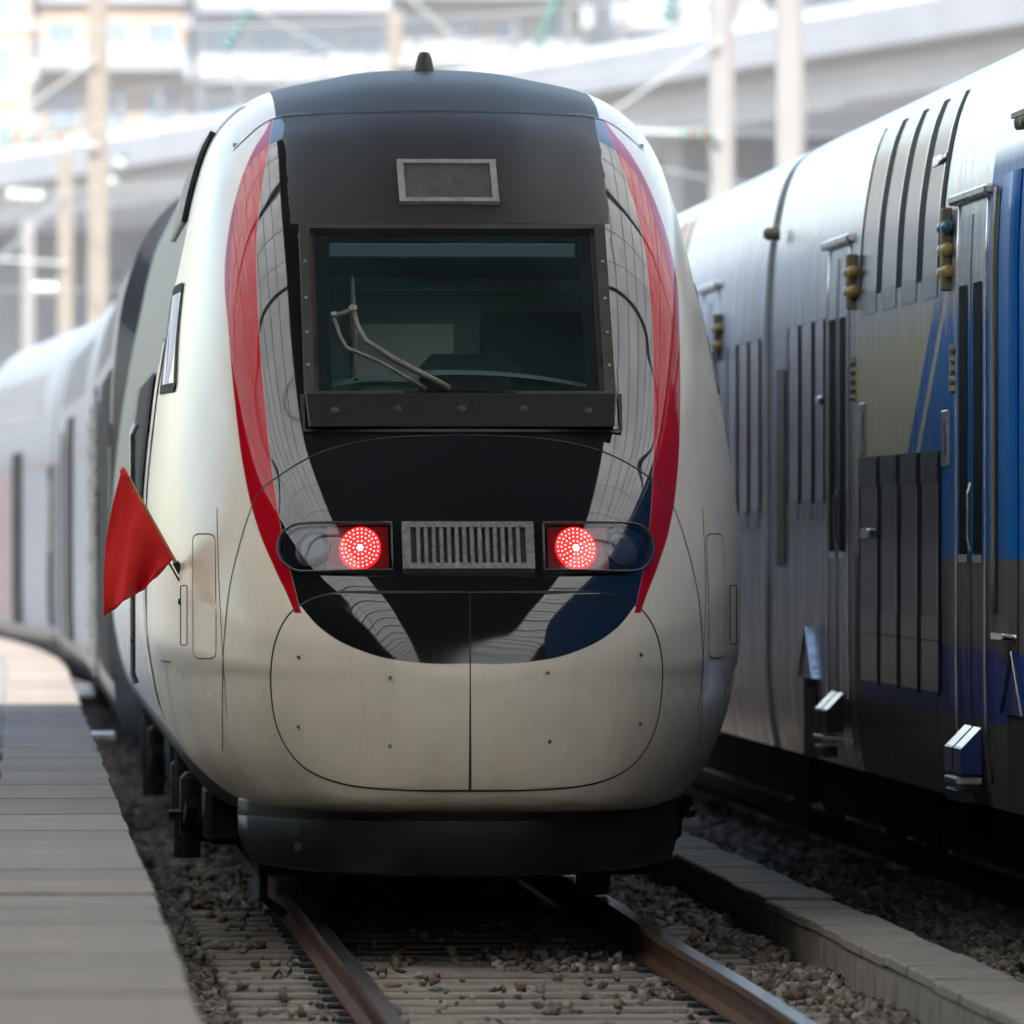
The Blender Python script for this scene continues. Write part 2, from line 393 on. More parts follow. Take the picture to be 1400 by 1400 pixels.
# loose ballast stones (uncountable)
def stones(name, N, sampler, smin, smax, mats):
    bv = np.array([(x, y, z) for z in (-1, 1) for y in (-1, 1) for x in (-1, 1)]) * .62
    bf = np.array([(0, 2, 1), (1, 2, 3), (4, 5, 6), (5, 7, 6), (0, 1, 4), (1, 5, 4), (2, 6, 3), (3, 6, 7), (0, 4, 2), (2, 4, 6), (1, 3, 5), (3, 7, 5)])
    P = sampler(N); N = len(P)
    sc = rng.uniform(smin, smax, N)[:, None] * rng.uniform(.55, 1.25, (N, 3)) * np.array([1, 1, .8])
    V = (bv[None] * (1 + rng.normal(0, .25, (N, len(bv), 1))) + rng.normal(0, .16, (N, len(bv), 3))) * sc[:, None, :]
    a = rng.uniform(0, 6.28, N); t = rng.normal(0, .9, N)
    ca, sa, ct, st = np.cos(a), np.sin(a), np.cos(t), np.sin(t)
    x, y, z = V[..., 0], V[..., 1], V[..., 2]
    y, z = y * ct[:, None] - z * st[:, None], y * st[:, None] + z * ct[:, None]
    x, y = x * ca[:, None] - y * sa[:, None], x * sa[:, None] + y * ca[:, None]
    V = np.stack([x, y, z], -1) + P[:, None]
    k = len(bv); Fc = (bf[None] + (np.arange(N) * k)[:, None, None]).reshape(-1, 3)
    me = bpy.data.meshes.new(name); me.vertices.add(N * k); me.vertices.foreach_set('co', V.reshape(-1))
    me.loops.add(len(Fc) * 3); me.loops.foreach_set('vertex_index', Fc.reshape(-1).astype(np.int32))
    me.polygons.add(len(Fc)); me.polygons.foreach_set('loop_start', np.arange(len(Fc), dtype=np.int32) * 3)
    for m in mats: me.materials.append(M[m])
    me.polygons.foreach_set('material_index', np.repeat(rng.integers(0, len(mats), N), len(bf)).astype(np.int32))
    me.update(calc_edges=True); return link(name, me)
simple('stone_a', (.165, .143, .118), .9, 0, .25, 40); simple('stone_b', (.082, .07, .058), .9, 0, .25, 40)
simple('stone_c', (.27, .24, .20), .9, 0, .2, 40); simple('stone_d', (.11, .07, .045), .9, 0, .3, 40); simple('stone_e', (.20, .178, .15), .9, 0, .2, 40)
SM = ['stone_a', 'stone_b', 'stone_c', 'stone_d', 'stone_e', 'stone_a']
TC = .10                                             # rails' centre line
def samp(N):
    x = rng.uniform(-1.6, 3.25, N); y = 30 + 24 * rng.uniform(0, 1, N) ** 1.15
    base = np.interp(x, [-1.6, -1.3, -.9, .1, 1.2, 1.6, 1.95, 2.4, 3.3], [-.32, -.255, -.225, -.235, -.21, -.185, -.185, -.20, -.23])
    base += .02 * np.sin(y * 2.1 + x * 3) + .012 * np.sin(y * 5.3 - x * 7)
    fr = ((y - 30.2) / .6) % 1.0
    on_slp = (fr < .46) & (x > -1.17) & (x < 1.37)
    heap = (np.sin(x * 4.1 + y * .9) + np.sin(y * 1.7 - x * 2.3) > .55) & (x > .1)
    keep = ~on_slp | (heap & (rng.random(N) < .16)) | (rng.random(N) < .02)
    gap = ~on_slp & (x > -1.17) & (x < 1.37)
    keep &= ~(gap & (rng.random(N) < .35))
    keep &= ~((np.abs(x - TC + .7535) < .08) | (np.abs(x - TC - .7535) < .08))
    keep &= ~((x > 1.55) & (x < 1.92))
    z = base + rng.uniform(-.012, .022, N); z = np.where(gap, z - .012, z); z = np.where(on_slp, -.168 + rng.uniform(0, .012, N), z)
    return np.stack([x, y, z], -1)[keep]
bl = stones('ballast_stones', 140000, samp, .014, .034, SM); tag(bl, 'loose grey brown ballast stones around the rails', 'ballast', kind='stuff')
def samp2(N):
    y = rng.uniform(54, 125, N); x = rng.uniform(-1.6, -.2, N); k = N // 3
    x[:k] = rng.uniform(.9, 3.15, k); y[:k] = rng.uniform(54, 74, k)
    return np.stack([x + np.array([track_x(q) for q in y]), y, np.interp(x, [-1.6, -.9], [-.31, -.22])], -1)
bl2 = stones('far_ballast_stones', 16000, samp2, .03, .07, SM); tag(bl2, 'ballast farther back along the platform foot and between the trains', 'ballast', kind='stuff')

# rails
RP = [(-.036, 0), (-.034, .0), (.034, 0), (.036, -.012), (.036, -.034), (.012, -.048), (.009, -.128), (.05, -.148), (.05, -.160), (-.05, -.160), (-.05, -.148), (-.009, -.128), (-.012, -.048), (-.036, -.034), (-.036, -.012)]
RP = RP[1:]
def rail(x0, ys, fn, label):
    mb = MB(); P = []
    for Y in ys:
        cx = fn(Y) + x0 + .0035 * math.sin(Y * .9) ; P.append([(cx + px, Y, pz + .003 * math.sin(Y * .55 + x0)) for px, pz in RP])
    mb.grid(P, 0, True)
    n = len(RP)
    for i in range(len(mb.f)):
        j = i % n
        mb.mi[i] = 1 if j in (0,) else 0
    mb.f += [tuple(range(n - 1, -1, -1)), tuple((len(ys) - 1) * n + k for k in range(n))]; mb.mi += [0, 0]
    o = mb.build('rail', ['rust', 'rail_top']); return smooth_angle(tag(o, label, 'rail', 'running rails'), 35)
ys = [20 + i * .7 for i in range(190)]
rail(TC - .7535, ys, track_x, 'rusty steel rail left of the train nose, nearest the platform')
rail(TC + .7535, ys, track_x, 'rusty rail with bright worn top leading under the right of the nose')
ys2 = [30 + i * 2 for i in range(60)]
rail(3.22, ys2, lambda Y: 0, 'shiny rail in deep shadow under the double-deck train, nearer side')
# sleepers
sm = MB().box((-1.25, -.135, -.40), (1.25, .135, -.178), bev=.012).build('sleeper_proto', 'sleeper'); sme = sm.data
cm = MB(); cm.box((-.03, -.05, -.18), (.03, .05, -.155), bev=.006)
cme = cm.build('clip_proto', 'dark_metal').data
pme = MB().box((-.09, -.07, -.1795), (.09, .07, -.164)).build('pad_proto', 'dark_rubber').data
for q in (sm, bpy.data.objects['clip_proto'], bpy.data.objects['pad_proto']): bpy.data.objects.remove(q)
for i in range(30):
    o = link('concrete_sleeper', sme); Y = 30.335 + .6 * i; o.location = (TC + track_x(Y), Y, random.uniform(-.004, .003)); o.rotation_euler = (0, 0, random.uniform(-.006, .006))
    tag(o, 'weathered concrete sleeper in the row under the rails before the nose', 'sleeper', 'concrete sleepers of the near track')
    for sx in (-.7535, .7535):
        c = link('rail_pad', pme, o); c.location = (sx, 0, 0)
        for q in (-1, 1):
            c = link('rail_clip', cme, o); c.location = (sx + q * .078, 0, 0); c.rotation_euler = (0, 0, 0 if q > 0 else math.pi)
# inter-track concrete walkway: lids on a trough
wk = thing('cable_trough', 'low concrete cable trough with flat lids between the two tracks', 'trough', (0, 0, 0))
Y = 28.0; protos = []
for k in range(4):
    w = .985 + .006 * k
    pm = MB().box((0, .006, 0), (.335, w, .05), bev=.008).build('lid_proto', 'walkway'); protos.append((pm.data, w)); bpy.data.objects.remove(pm)
while Y < 62:
    me, w = random.choice(protos); o = link('lid', me, wk)
    o.location = (1.565 + random.uniform(-.008, .008), Y, -.012 + random.uniform(-.006, .006)); o.rotation_euler = (random.uniform(-.006, .006), random.uniform(-.01, .01), random.uniform(-.006, .006)); Y += w + .012
MB().box((1.585, 28, -.4), (1.88, 62, -.016)).build('trough_wall', 'walkway', wk)
Y = 28.5
while Y < 62:
    MB().box((1.578, Y, -.4), (1.584, Y + .9, -.03)).build('side_panel', 'walkway', wk); Y += .915
# small weeds by the left rail
def weed(loc, label):
    mb = MB()
    for i in range(26):
        a = random.uniform(0, 6.28); l = random.uniform(.03, .09); p = Vector((random.uniform(-.05, .05), random.uniform(-.08, .08), 0)); d = Vector((math.cos(a), math.sin(a), random.uniform(.3, 1.2))).normalized() * l
        w = Vector((-d.y, d.x, 0)).normalized() * .011
        mb.add([p - w * .3, p + d * .5 - w + Vector((0, 0, .004)), p + d, p + d * .5 + w + Vector((0, 0, .004))], [(0, 1, 2, 3)])
    o = mb.build('weed', 'leaf', fix=False); o.location = loc; tag(o, label, 'plant')
weed((-.86, 41.0, -.2), 'small green weed sprouting beside the left rail')
weed((-1.0, 34.5, -.24), 'tiny green weed among ballast left of the near rail')

# platform
plat = thing('platform', 'long concrete platform with pale coping slabs on the left', 'platform', (0, 0, 0))
Y = 18.0
coping_mats = []
for k in range(5):
    f = .86 + .07 * k
    coping_mats.append(simple('coping_tone%d' % k, (.155 * f, .129 * f, .106 * f), .8, 0, .5, 5, .35, ms=(.8, 3, 1)))
cop = []
for k in range(5):
    pm = MB().box((-.56, .002, -.16), (0, 1.148, 0), bev=.006).build('coping_proto', 'coping_tone%d' % k); cop.append(pm.data); bpy.data.objects.remove(pm)
while Y < 140:
    o = link('coping_slab', random.choice(cop), plat); x = plat_x(Y); dx = plat_x(Y + 1.15) - x
    o.location = (x + random.uniform(-.006, .006), Y, .55 + random.uniform(-.005, .005)); o.rotation_euler = (random.uniform(-.004, .004), random.uniform(-.004, .004), math.atan2(-dx, 1.15)); Y += 1.15
mb = MB(); P = []; Q = []
for Y in [15 + 2.5 * i for i in range(51)]:
    x = plat_x(Y); P.append([(x - .565, Y, .544), (x - 14, Y, .544)]); Q.append([(x - .05, Y, .40), (x - .05, Y, -.62)])
mb.grid(P); mb.build('platform_surface', 'asphalt', plat)
MB().grid(Q).build('platform_face', 'platform_face', plat)

# ------------------------------------------------------------------ train shed over camera and train (seen in the reflections)
shed = thing('train_shed_roof', 'iron and glass train shed roof above the tracks, seen in the reflections', 'roof')
Y0, Y1 = -70, 58
GI, GO, GZI, GZO = 3.6, 15.5, 14.6, 11.0
prof = [(-34, 8.2), (-GO, GZO), (-GI, GZI), (GI, GZI), (GO, GZO), (34, 8.2)]
def slab(a, b, name, mat, t=.12, y0=Y0, y1=Y1):
    mb = MB(); (x0, z0), (x1, z1) = a, b
    mb.extrude([(x0, z0), (x1, z1), (x1, z1 + t), (x0, z0 + t)], lambda p, y: (p[0], y, p[1]), y0, y1); return mb.build(name, mat, shed)
slab(prof[0], (-GO - .02, GZO), 'roof_deck', 'roof_panel'); slab((GO + .02, GZO), prof[5], 'roof_deck', 'roof_panel')
slab((-GI + .02, GZI), (GI - .02, GZI), 'roof_deck', 'roof_panel')
for sgn in (-1, 1):
    a, b = (sgn * GO, GZO), (sgn * GI, GZI)
    slab(a, b, 'glazing', 'roof_glass', .02)
    mb = MB()
    for i in range(15):
        t = i / 14; x = a[0] + (b[0] - a[0]) * t; z = a[1] + (b[1] - a[1]) * t
        w = .12 if i % 7 == 0 else .028
        mb.box((x - w / 2, Y0, z - .09), (x + w / 2, Y1, z - .03))
    gb = mb.build('glazing_bars', 'iron', shed); gb['kind'] = 'stuff'
    mb = MB(); y = Y0
    k = 0
    while y <= Y1:
        d = .25 if k % 3 == 0 else .05; w = .20 if k % 3 == 0 else .04
        mb.extrude([(a[0], a[1] - .1), (b[0], b[1] - .1), (b[0], b[1] - .1 - d), (a[0], a[1] - .1 - d)], lambda p, q: (p[0], q, p[1]), y - w / 2, y + w / 2); y += 2.4; k += 1
    gb = mb.build('rafters', 'iron', shed); gb['kind'] = 'stuff'
simple('blocker_wall', (.16, .13, .11), .9, 0, .2, 1)
for sgn in (-1, 1): MB().box((sgn * 34 - .2, Y0, -.6), (sgn * 34 + .2, Y1 - 8, 8.2)).build('blocker_side_wall', 'blocker_wall', shed)  # unseen walls, added to cut low-angle light reaching under the nose
MB().box((-34, Y0 - .4, -.6), (34, Y0, 8.2)).build('end_wall', 'blocker_wall', shed)  # unseen back wall, added to block low light from behind the camera
for sgn in (-1, 1):
    for Y in (-60, -45, -30, -15, 0, 15, 30, 45):
        MB().tube([(sgn * GO, Y, -.6), (sgn * GO, Y, GZO - .6)], [.22, .16], 12).build('column', 'iron', shed)

# ------------------------------------------------------------------ high-speed train: power car
Z0, ZT, ZB = 1.15, 4.14, .45
HW = pchip([.45, .454, .465, .5, .6, .8, 1.05, 1.4, 1.9, 2.4, 2.9, 3.25, 3.55, 3.76, 3.88, 3.97, 4.03, 4.09, 4.13, 4.14],
           [.0, .55, .85, 1.05, 1.17, 1.29, 1.365, 1.41, 1.41, 1.37, 1.295, 1.225, 1.16, 1.09, 1.01, .9, .77, .5, .25, .0])
ztop = pchip([0, .02, .06, .2, .45, .77, 1.2, 1.65, 2.2, 2.9, 3.6, 4.5, 5.2], [1.15, 1.35, 1.52, 1.74, 2.03, 2.31, 2.74, 3.15, 3.50, 3.84, 4.04, 4.13, 4.14])
zbot = pchip([0, .008, .02, .045, .10, .3, 1.5, 5.2], [1.15, .82, .68, .60, .555, .525, .47, .45])
def av(Y):
    t = np.clip(np.asarray(Y, float) / 3.2, 0, 1); return (1 - (1 - t) ** 3) ** (1 / 3)
def half_x(Y, z):
    """half width of the shell at station Y (behind the tip) and height z; -1 outside"""
    Y = np.asarray(Y, float); z = np.asarray(z, float)
    bu = np.maximum((ztop(Y) - Z0) / (ZT - Z0), 1e-6); bd = np.maximum((Z0 - zbot(Y)) / (Z0 - ZB), 1e-6)
    q = np.where(z >= Z0, Z0 + (z - Z0) / bu, Z0 + (z - Z0) / bd)
    h = av(Y) * HW(np.clip(q, ZB, ZT)); return np.where((q > ZT) | (q < ZB), -1, h)
def surf_y(x, z):
    x = np.abs(np.asarray(x, float)); z = np.asarray(z, float); x, z = np.broadcast_arrays(x, z)
    lo = np.zeros(x.shape); hi = np.full(x.shape, 5.3)
    for _ in range(34):
        m = (lo + hi) / 2; ins = half_x(m, z) >= x; hi = np.where(ins, m, hi); lo = np.where(ins, lo, m)
    return hi
_gx = np.arange(0, 1.2501, .005); _gz = np.arange(.50, 4.1001, .005)
_gy = surf_y(_gx[:, None], _gz[None, :])
_gy = np.where(_gy > 5.29, 5.3, _gy)
def fast_y(x, z):
    u = min(max(abs(x) / .005, 0), len(_gx) - 1.001); w = min(max((z - .5) / .005, 0), len(_gz) - 1.001); i = int(u); j = int(w); u -= i; w -= j
    return float((_gy[i, j] * (1 - u) + _gy[i + 1, j] * u) * (1 - w) + (_gy[i, j + 1] * (1 - u) + _gy[i + 1, j + 1] * u) * w)
def surf_n(x, z):
    e = .012; gx = (fast_y(x + e, z) - fast_y(x - e, z)) / (2 * e); gz = (fast_y(x, z + e) - fast_y(x, z - e)) / (2 * e)
    n = Vector((gx, -1, gz)); n.normalize(); return n
def SP(x, z, off=0):
    n = surf_n(x, z); p = Vector((x, fast_y(x, z), z)); return p + n * off
NOSE = (0, 41.35, 0)
pc = thing('train_power_car', 'cream white high-speed train power car with black and red nose and lit red tail lamps', 'train', NOSE)
LEN = 19.8
# shell
zs_v = np.concatenate([ZB + .06 * np.linspace(0, 1, 12)[:-1] ** 2.5, np.linspace(ZB + .06, Z0, 26)[:-1], np.linspace(Z0, 3.55, 56)[:-1], 3.55 + (ZT - 3.55) * np.sin(np.linspace(0, math.pi / 2, 30))])
Ys = np.concatenate([[0.0004], 5.2 * (np.linspace(0.02, 1, 130)) ** 2.0, np.linspace(5.4, LEN, 30)])
Pg = []
for Y in Ys:
    bu = (float(ztop(Y)) - Z0) / (ZT - Z0); bd = (Z0 - float(zbot(Y))) / (Z0 - ZB); a = float(av(Y)); row = []
    for q in zs_v: row.append((a * float(HW(q)), Y, Z0 + (q - Z0) * (bu if q >= Z0 else bd)))
    Pg.append([(-x, y, z) for x, y, z in reversed(row[:-1])][::-1] + [(x, y, z) for x, y, z in reversed(row)])
mb = MB(); mb.grid(Pg)
# opening behind the windscreen
WSX, WZ0, WZ1 = .655, 2.485, 3.215
keep = []
for f in mb.f:
    c = np.mean([mb.v[i] for i in f], axis=0)
    tq = (c[2] - 2.50) / .50
    sidew = abs(c[0]) > .9 and 0 < tq < 1 and 2.30 + .8 * tq < c[1] < 3.15 + .8 * tq
    keep.append(not (abs(c[0]) < WSX + .035 and WZ0 - .025 < c[2] < WZ1 + .02 and c[1] < 2.6) and not sidew)
mb.f = [f for f, k in zip(mb.f, keep) if k]; mb.mi = [0] * len(mb.f)
mb.f.append(tuple(range(len(Pg[0])))); mb.mi.append(0)
mb.f.append(tuple((len(Pg) - 1) * len(Pg[0]) + i for i in range(len(Pg[0])))); mb.mi.append(0)
shell = mb.build('body_shell', 'nose_paint', pc, smooth=True)
smooth_angle(shell, 60)

def front_patch(name, mat, rows, nx, off, parent=pc, th=0, smooth=True):
    """rows: list of (z, xl, xr): a patch lying on the nose, lifted by off along the normal"""
    P = []
    for z, xl, xr in rows: P.append([SP(xl + (xr - xl) * i / nx, z, off) for i in range(nx + 1)])
    o = MB().grid(P).build(name, mat, parent, smooth)
    if th: solid(o, th, 1)
    return o
def ribbon(name, mat, pts, w, off, parent=pc, closed=False, flank=None, depth=0.0):
    """thin strip along (x,z) points on the nose"""
    pts3 = [SP(x, z, off) for x, z in pts]; nrm = [surf_n(x, z) for x, z in pts]; L = []; Rr = []
    n = len(pts3)
    for i in range(n):
        a = pts3[(i - 1) % n] if closed else pts3[max(i - 1, 0)]; b_ = pts3[(i + 1) % n] if closed else pts3[min(i + 1, n - 1)]
        d = (b_ - a).normalized(); s = d.cross(nrm[i]).normalized() * w / 2; L.append(pts3[i] - s); Rr.append(pts3[i] + s)
    if closed: L.append(L[0]); Rr.append(Rr[0])
    return MB().grid([L, Rr]).build(name, mat, parent, True)
def spline(pts, n=8, closed=False):
    out = []; m = len(pts)
    rngi = range(m) if closed else range(m - 1)
    for i in rngi:
        p0 = pts[(i - 1) % m] if closed else pts[max(i - 1, 0)]; p1 = pts[i]; p2 = pts[(i + 1) % m]; p3 = pts[(i + 2) % m] if closed else pts[min(i + 2, m - 1)]
        for k in range(n):
            t = k / n
            out.append(tuple(.5 * (2 * p1[j] + (p2[j] - p0[j]) * t + (2 * p0[j] - 5 * p1[j] + 4 * p2[j] - p3[j]) * t * t + (3 * p1[j] - p0[j] - 3 * p2[j] + p3[j]) * t ** 3) for j in (0, 1)))
    if not closed: out.append(tuple(pts[-1]))
    return out
# nose doors (two halves) covering the coupler
half = [(0, 1.53), (.40, 1.534), (.62, 1.527), (.76, 1.474), (.838, 1.39), (.882, 1.26), (.890, 1.10), (.865, .93), (.80, .80), (.70, .715), (.53, .662), (.28, .643), (0, .64)]
hp = spline(half, 8)
hz = np.array([p[1] for p in hp]); hx = np.array([p[0] for p in hp])
iz = int(np.argmax(hx))
def door_x(z):
    if z >= hz[iz]:
        return float(np.interp(z, hz[:iz + 1][::-1], hx[:iz + 1][::-1]))
    return float(np.interp(z, hz[iz:][::-1], hx[iz:][::-1]))
zr = np.concatenate([.643 + (1.1 - .643) * np.linspace(0, 1, 22) ** 1.7, (1.1 + (1.531 - 1.1) * (1 - (1 - np.linspace(0, 1, 24)) ** 1.7))[1:]])
for sgn in (-1, 1):
    gapz = lambda z: .003 + (.008 * max(0, (1.15 - z)) if z < 1.15 else 0)
    rows_ = []
    for z in zr:
        xe = max(door_x(z) - .004, .03); xi = gapz(z)
        rows_.append((z, sgn * xi, sgn * xe))
    d = front_patch('nose_door', 'nose_paint', rows_, 26, .006)
full = [(x, z) for x, z in hp] + [(-x, z) for x, z in reversed(hp[1:-1])]
ribbon('door_gap', 'seam', full[::2], .016, .003, closed=True)
ribbon('door_gap', 'seam', [(0, .645 + (1.525 - .645) * i / 24) for i in range(25)], .028, .003)
for x, z in [(-.764, 1.24), (-.36, 1.15), (-.764, .925), (-.36, .84), (.35, 1.17), (.78, 1.25), (.36, .86), (.78, .935)]:
    p = SP(x, z, .0115); nn = surf_n(x, z)
    MB().lathe([(.009, 0), (.009, .003), (.006, .0035), (.005, .001)], p, nn, 12).build('door_bolt', 'vent_metal', pc)
# hood and forehead seams, side seam lines
hood = [(-1.10, .80), (-1.105, 1.05), (-1.10, 1.30), (-1.065, 1.60), (-.966, 1.935), (-.866, 2.053), (-.649, 2.177), (-.379, 2.238), (0, 2.257)]
hs = spline(hood, 8); hs = hs + [(-x, z) for x, z in reversed(hs[:-1])]
ribbon('hood_seam', 'seam', hs, .007, .002)
fs = spline([(-1.0, 3.66), (-.95, 3.71), (-.86, 3.79), (-.766, 3.828), (-.535, 3.842), (0, 3.85)], 8); fs = fs + [(-x, z) for x, z in reversed(fs[:-1])]
ribbon('forehead_seam', 'seam', fs, .014, .002)
# lamp clusters
def stadium(sgn, grow=0):
    zc, hgt = 1.73, .107 + grow; xin, xo = .345 - grow, .845 + grow; pts = [(xin, zc - hgt), (xin, zc + hgt)]; pts += [(xo - hgt + hgt * math.sin(a), zc + hgt * math.cos(a)) for a in np.linspace(0, math.pi, 18)]
    return [(sgn * x, z) for x, z in pts]
def stadium_rows(sgn, grow, n=14):
    zc, hgt = 1.73, .107 + grow; rows = []
    for a in np.linspace(-math.pi / 2, math.pi / 2, n):
        z = zc + hgt * math.sin(a); rows.append((z, sgn * (.345 - grow), sgn * (.845 + grow - hgt + hgt * math.cos(a))))
    return rows
for sgn in (-1, 1):
    lamp = front_patch('tail_lamp_cluster', 'black_gloss', stadium_rows(sgn, 0), 20, .003)
    pts = stadium(sgn, 0)
    dens = []
    for i in range(len(pts)):
        a, b_ = pts[i], pts[(i + 1) % len(pts)]; k = max(1, int(math.dist(a, b_) / .05)); dens += [(a[0] + (b_[0] - a[0]) * j / k, a[1] + (b_[1] - a[1]) * j / k) for j in range(k)]
    P = [[SP(x, z, h) for h in (0, .03)] for x, z in dens]; P.append(P[0])
    solid(MB().grid(P).build('rim', 'black_satin', lamp, True), .008, 0)
    xc = .49
    red_rows = [(1.73 + .098 * q, sgn * .362, sgn * (.64)) for q in np.linspace(-1, 1, 8)]
    front_patch('red_lens', 'lens_dark_red', red_rows, 8, .006, lamp)
    c0 = SP(sgn * xc, 1.729, .009); nn = surf_n(sgn * xc, 1.729)
    u = Vector((1, 0, 0)); u = (u - nn * u.dot(nn)).normalized(); w = nn.cross(u) * 1.26
    rim_ = [[c0 + nn * hh + (u * math.cos(a) + w * math.sin(a)) * rr for a in np.linspace(0, 2 * math.pi, 33)[:-1]] for rr, hh in ((.094, -.004), (.094, .003), (.07, .004), (.001, .005))]
    MB().grid(rim_, 0, True).build('lit_red_disc', 'lens_red', lamp, True)
    led = MB()
    core = MB()
    for rr, k in ((.0, 1), (.012, 6), (.03, 10), (.049, 16), (.066, 22), (.083, 26)):
        for j in range(k):
            a = 2 * math.pi * (j + .5 * (k % 4 == 0)) / k; p = c0 + nn * .005 + (u * math.cos(a) + w * math.sin(a)) * rr
            (core if rr < .02 else led).lathe([(.0042, 0), (.0042, .003), (.002, .0055)], p, nn, 6)
    led.build('led_ring', 'led', lamp); core.build('led_core', 'led_core', lamp)
    c1 = SP(sgn * .70, 1.73, .007); n1 = surf_n(sgn * .70, 1.73)
    MB().lathe([(.088, 0), (.088, .003), (.05, .005), (.01, .006)], c1, n1, 28).build('clear_lamp', 'lamp_clear', lamp, True)
    front_patch('cover_glass', 'lamp_cover', stadium_rows(sgn, -.004), 20, .026, lamp)
# grille
ya, yb = float(surf_y(0, 1.624)), float(surf_y(0, 1.836))
gz0, gz1 = 1.622, 1.836
def gpt(x, z, off): 
    t = (z - gz0) / (gz1 - gz0); sl = Vector((0, yb - ya, gz1 - gz0)).normalized(); nn = Vector((0, -sl.z, sl.y)); return Vector((x, ya + (yb - ya) * t, z)) + nn * off
def gbar(mb, x0, x1, z0, z1, o0, o1):
    v = [gpt(x, z, o) for o in (o0, o1) for z in (z0, z1) for x in (x0, x1)]
    mb.add(v, [(0, 1, 3, 2), (4, 6, 7, 5), (0, 4, 5, 1), (2, 3, 7, 6), (0, 2, 6, 4), (1, 5, 7, 3)])
mb = MB(); gbar(mb, -.29, .29, gz0 + .01, gz1 - .01, -.012, .012); vent = mb.build('nose_vent', 'dark_rubber', pc)
mb = MB(); gbar(mb, -.3, .3, gz1 - .026, gz1, -.012, .036); gbar(mb, -.3, .3, gz0, gz0 + .026, -.012, .036); gbar(mb, -.3, -.262, gz0 + .026, gz1 - .026, -.012, .036); gbar(mb, .262, .3, gz0 + .026, gz1 - .026, -.012, .036)
mb.build('vent_frame', 'vent_metal', vent)
for i in range(14):
    x = -.262 + .524 * (i + 1) / 15; mb = MB(); gbar(mb, x - .0085, x + .0085, gz0 + .026, gz1 - .026, .0, .034); mb.build('vent_bar', 'vent_metal', vent)
# windscreen: plane from (y .90,z 2.44) to (y 1.70,z 3.26)
wb, wt = Vector((0, .915, 2.44)), Vector((0, 1.735, 3.262)); ws_d = (wt - wb); wl = ws_d.length; ws_u = ws_d.normalized(); ws_n = Vector((0, -ws_u.z, ws_u.y))
def wp(x, t, off=0): return wb + Vector((x, 0, 0)) + ws_u * t + ws_n * off
def wbox(mb, x0, x1, t0, t1, o0, o1, x0b=None, x1b=None):
    x0b = x0 if x0b is None else x0b; x1b = x1 if x1b is None else x1b
    v = [wp(x0, t0, o0), wp(x1, t0, o0), wp(x1b, t1, o0), wp(x0b, t1, o0), wp(x0, t0, o1), wp(x1, t0, o1), wp(x1b, t1, o1), wp(x0b, t1, o1)]
    return mb.add(v, [(0, 3, 2, 1), (4, 5, 6, 7), (0, 1, 5, 4), (1, 2, 6, 5), (2, 3, 7, 6), (3, 0, 4, 7)])
fr = MB(); OX = .722
wbox(fr, -OX, OX, wl - .034, wl, -.32, .004); wbox(fr, -OX, OX, 0, .028, -.30, .004)
for sgn in (-1, 1):
    xs_ = sorted([sgn * OX, sgn * .672]); wbox(fr, xs_[0], xs_[1], .028, wl - .034, -.32, .004)
    xs_ = sorted([sgn * .672, sgn * .652]); wbox(fr, xs_[0], xs_[1], .028, wl - .034, -.10, -.028)
wf = fr.build('windscreen_frame', 'frame_paint', pc)
MB().add([wp(-.672, .028, -.034), wp(.672, .028, -.034), wp(.672, wl - .034, -.034), wp(-.672, wl - .034, -.034)], [(0, 1, 2, 3)]).build('windscreen', 'windshield', wf)
fb = MB(); wbox(fb, -.671, -.59, .029, wl - .035, -.05, -.038); wbox(fb, .59, .671, .029, wl - .035, -.05, -.038); wbox(fb, -.59, .59, wl - .075, wl - .035, -.05, -.038); wbox(fb, -.59, .59, .029, .06, -.05, -.038)
fb.build('black_border', 'window_black', wf)
for sgn in (-1, 1):
    for t in (.2, .42, .65, .9): MB().lathe([(.008, 0), (.008, .004)], wp(sgn * .70, t, .004), ws_n, 8).build('frame_bolt', 'alu', wf)
# cab interior
cab = MB(); cab.box((-.8, 1.3, 1.9), (.8, 1.34, 2.36))
cab.box((-1.0, 3.1, 1.8), (1.0, 3.14, 3.7)); cab.box((-1.0, 1.3, 1.85), (1.0, 3.1, 1.89))
cabin = cab.build('cab_interior', 'interior_wall', pc)
MB().box((-.42, 3.02, 2.54), (.07, 3.09, 2.82)).build('pale_rear_panel', 'interior_pale', cabin)  # opaque pale panel, a bright patch of light put into its colour
MB().box((-.80, 2.96, 2.98), (.80, 3.09, 3.08), bev=.02).build('shelf', 'interior_teal', cabin)
MB().box((.2, 2.92, 2.0), (.75, 3.09, 2.88), bev=.02).build('cabinet', 'interior_dark', cabin)
MB().box((-.585, 1.70, 3.10), (.585, 1.73, 3.17), bev=.008).build('sun_blind', 'blind', cabin)
MB().grid([[(x, 1.02 + .0 * x, 2.47 + .07 * (1 - (x / .64) ** 2)) for x in np.linspace(-.64, .64, 17)], [(x, 1.5, 2.50 + .07 * (1 - (x / .64) ** 2)) for x in np.linspace(-.64, .64, 17)]]).build('desk', 'blind', cabin, True)
MB().box((-.13, 2.2, 1.9), (.36, 2.32, 2.66), bev=.09).build('driver_seat', 'interior_dark', cabin)
MB().grid([[(x, 2.5 + q * .58, 3.22 + .05 * q + .14 * (1 - (x / .8) ** 2)) for x in np.linspace(-.8, .8, 13)] for q in (0, 1)]).build('ceiling', 'interior_teal', cabin, True)
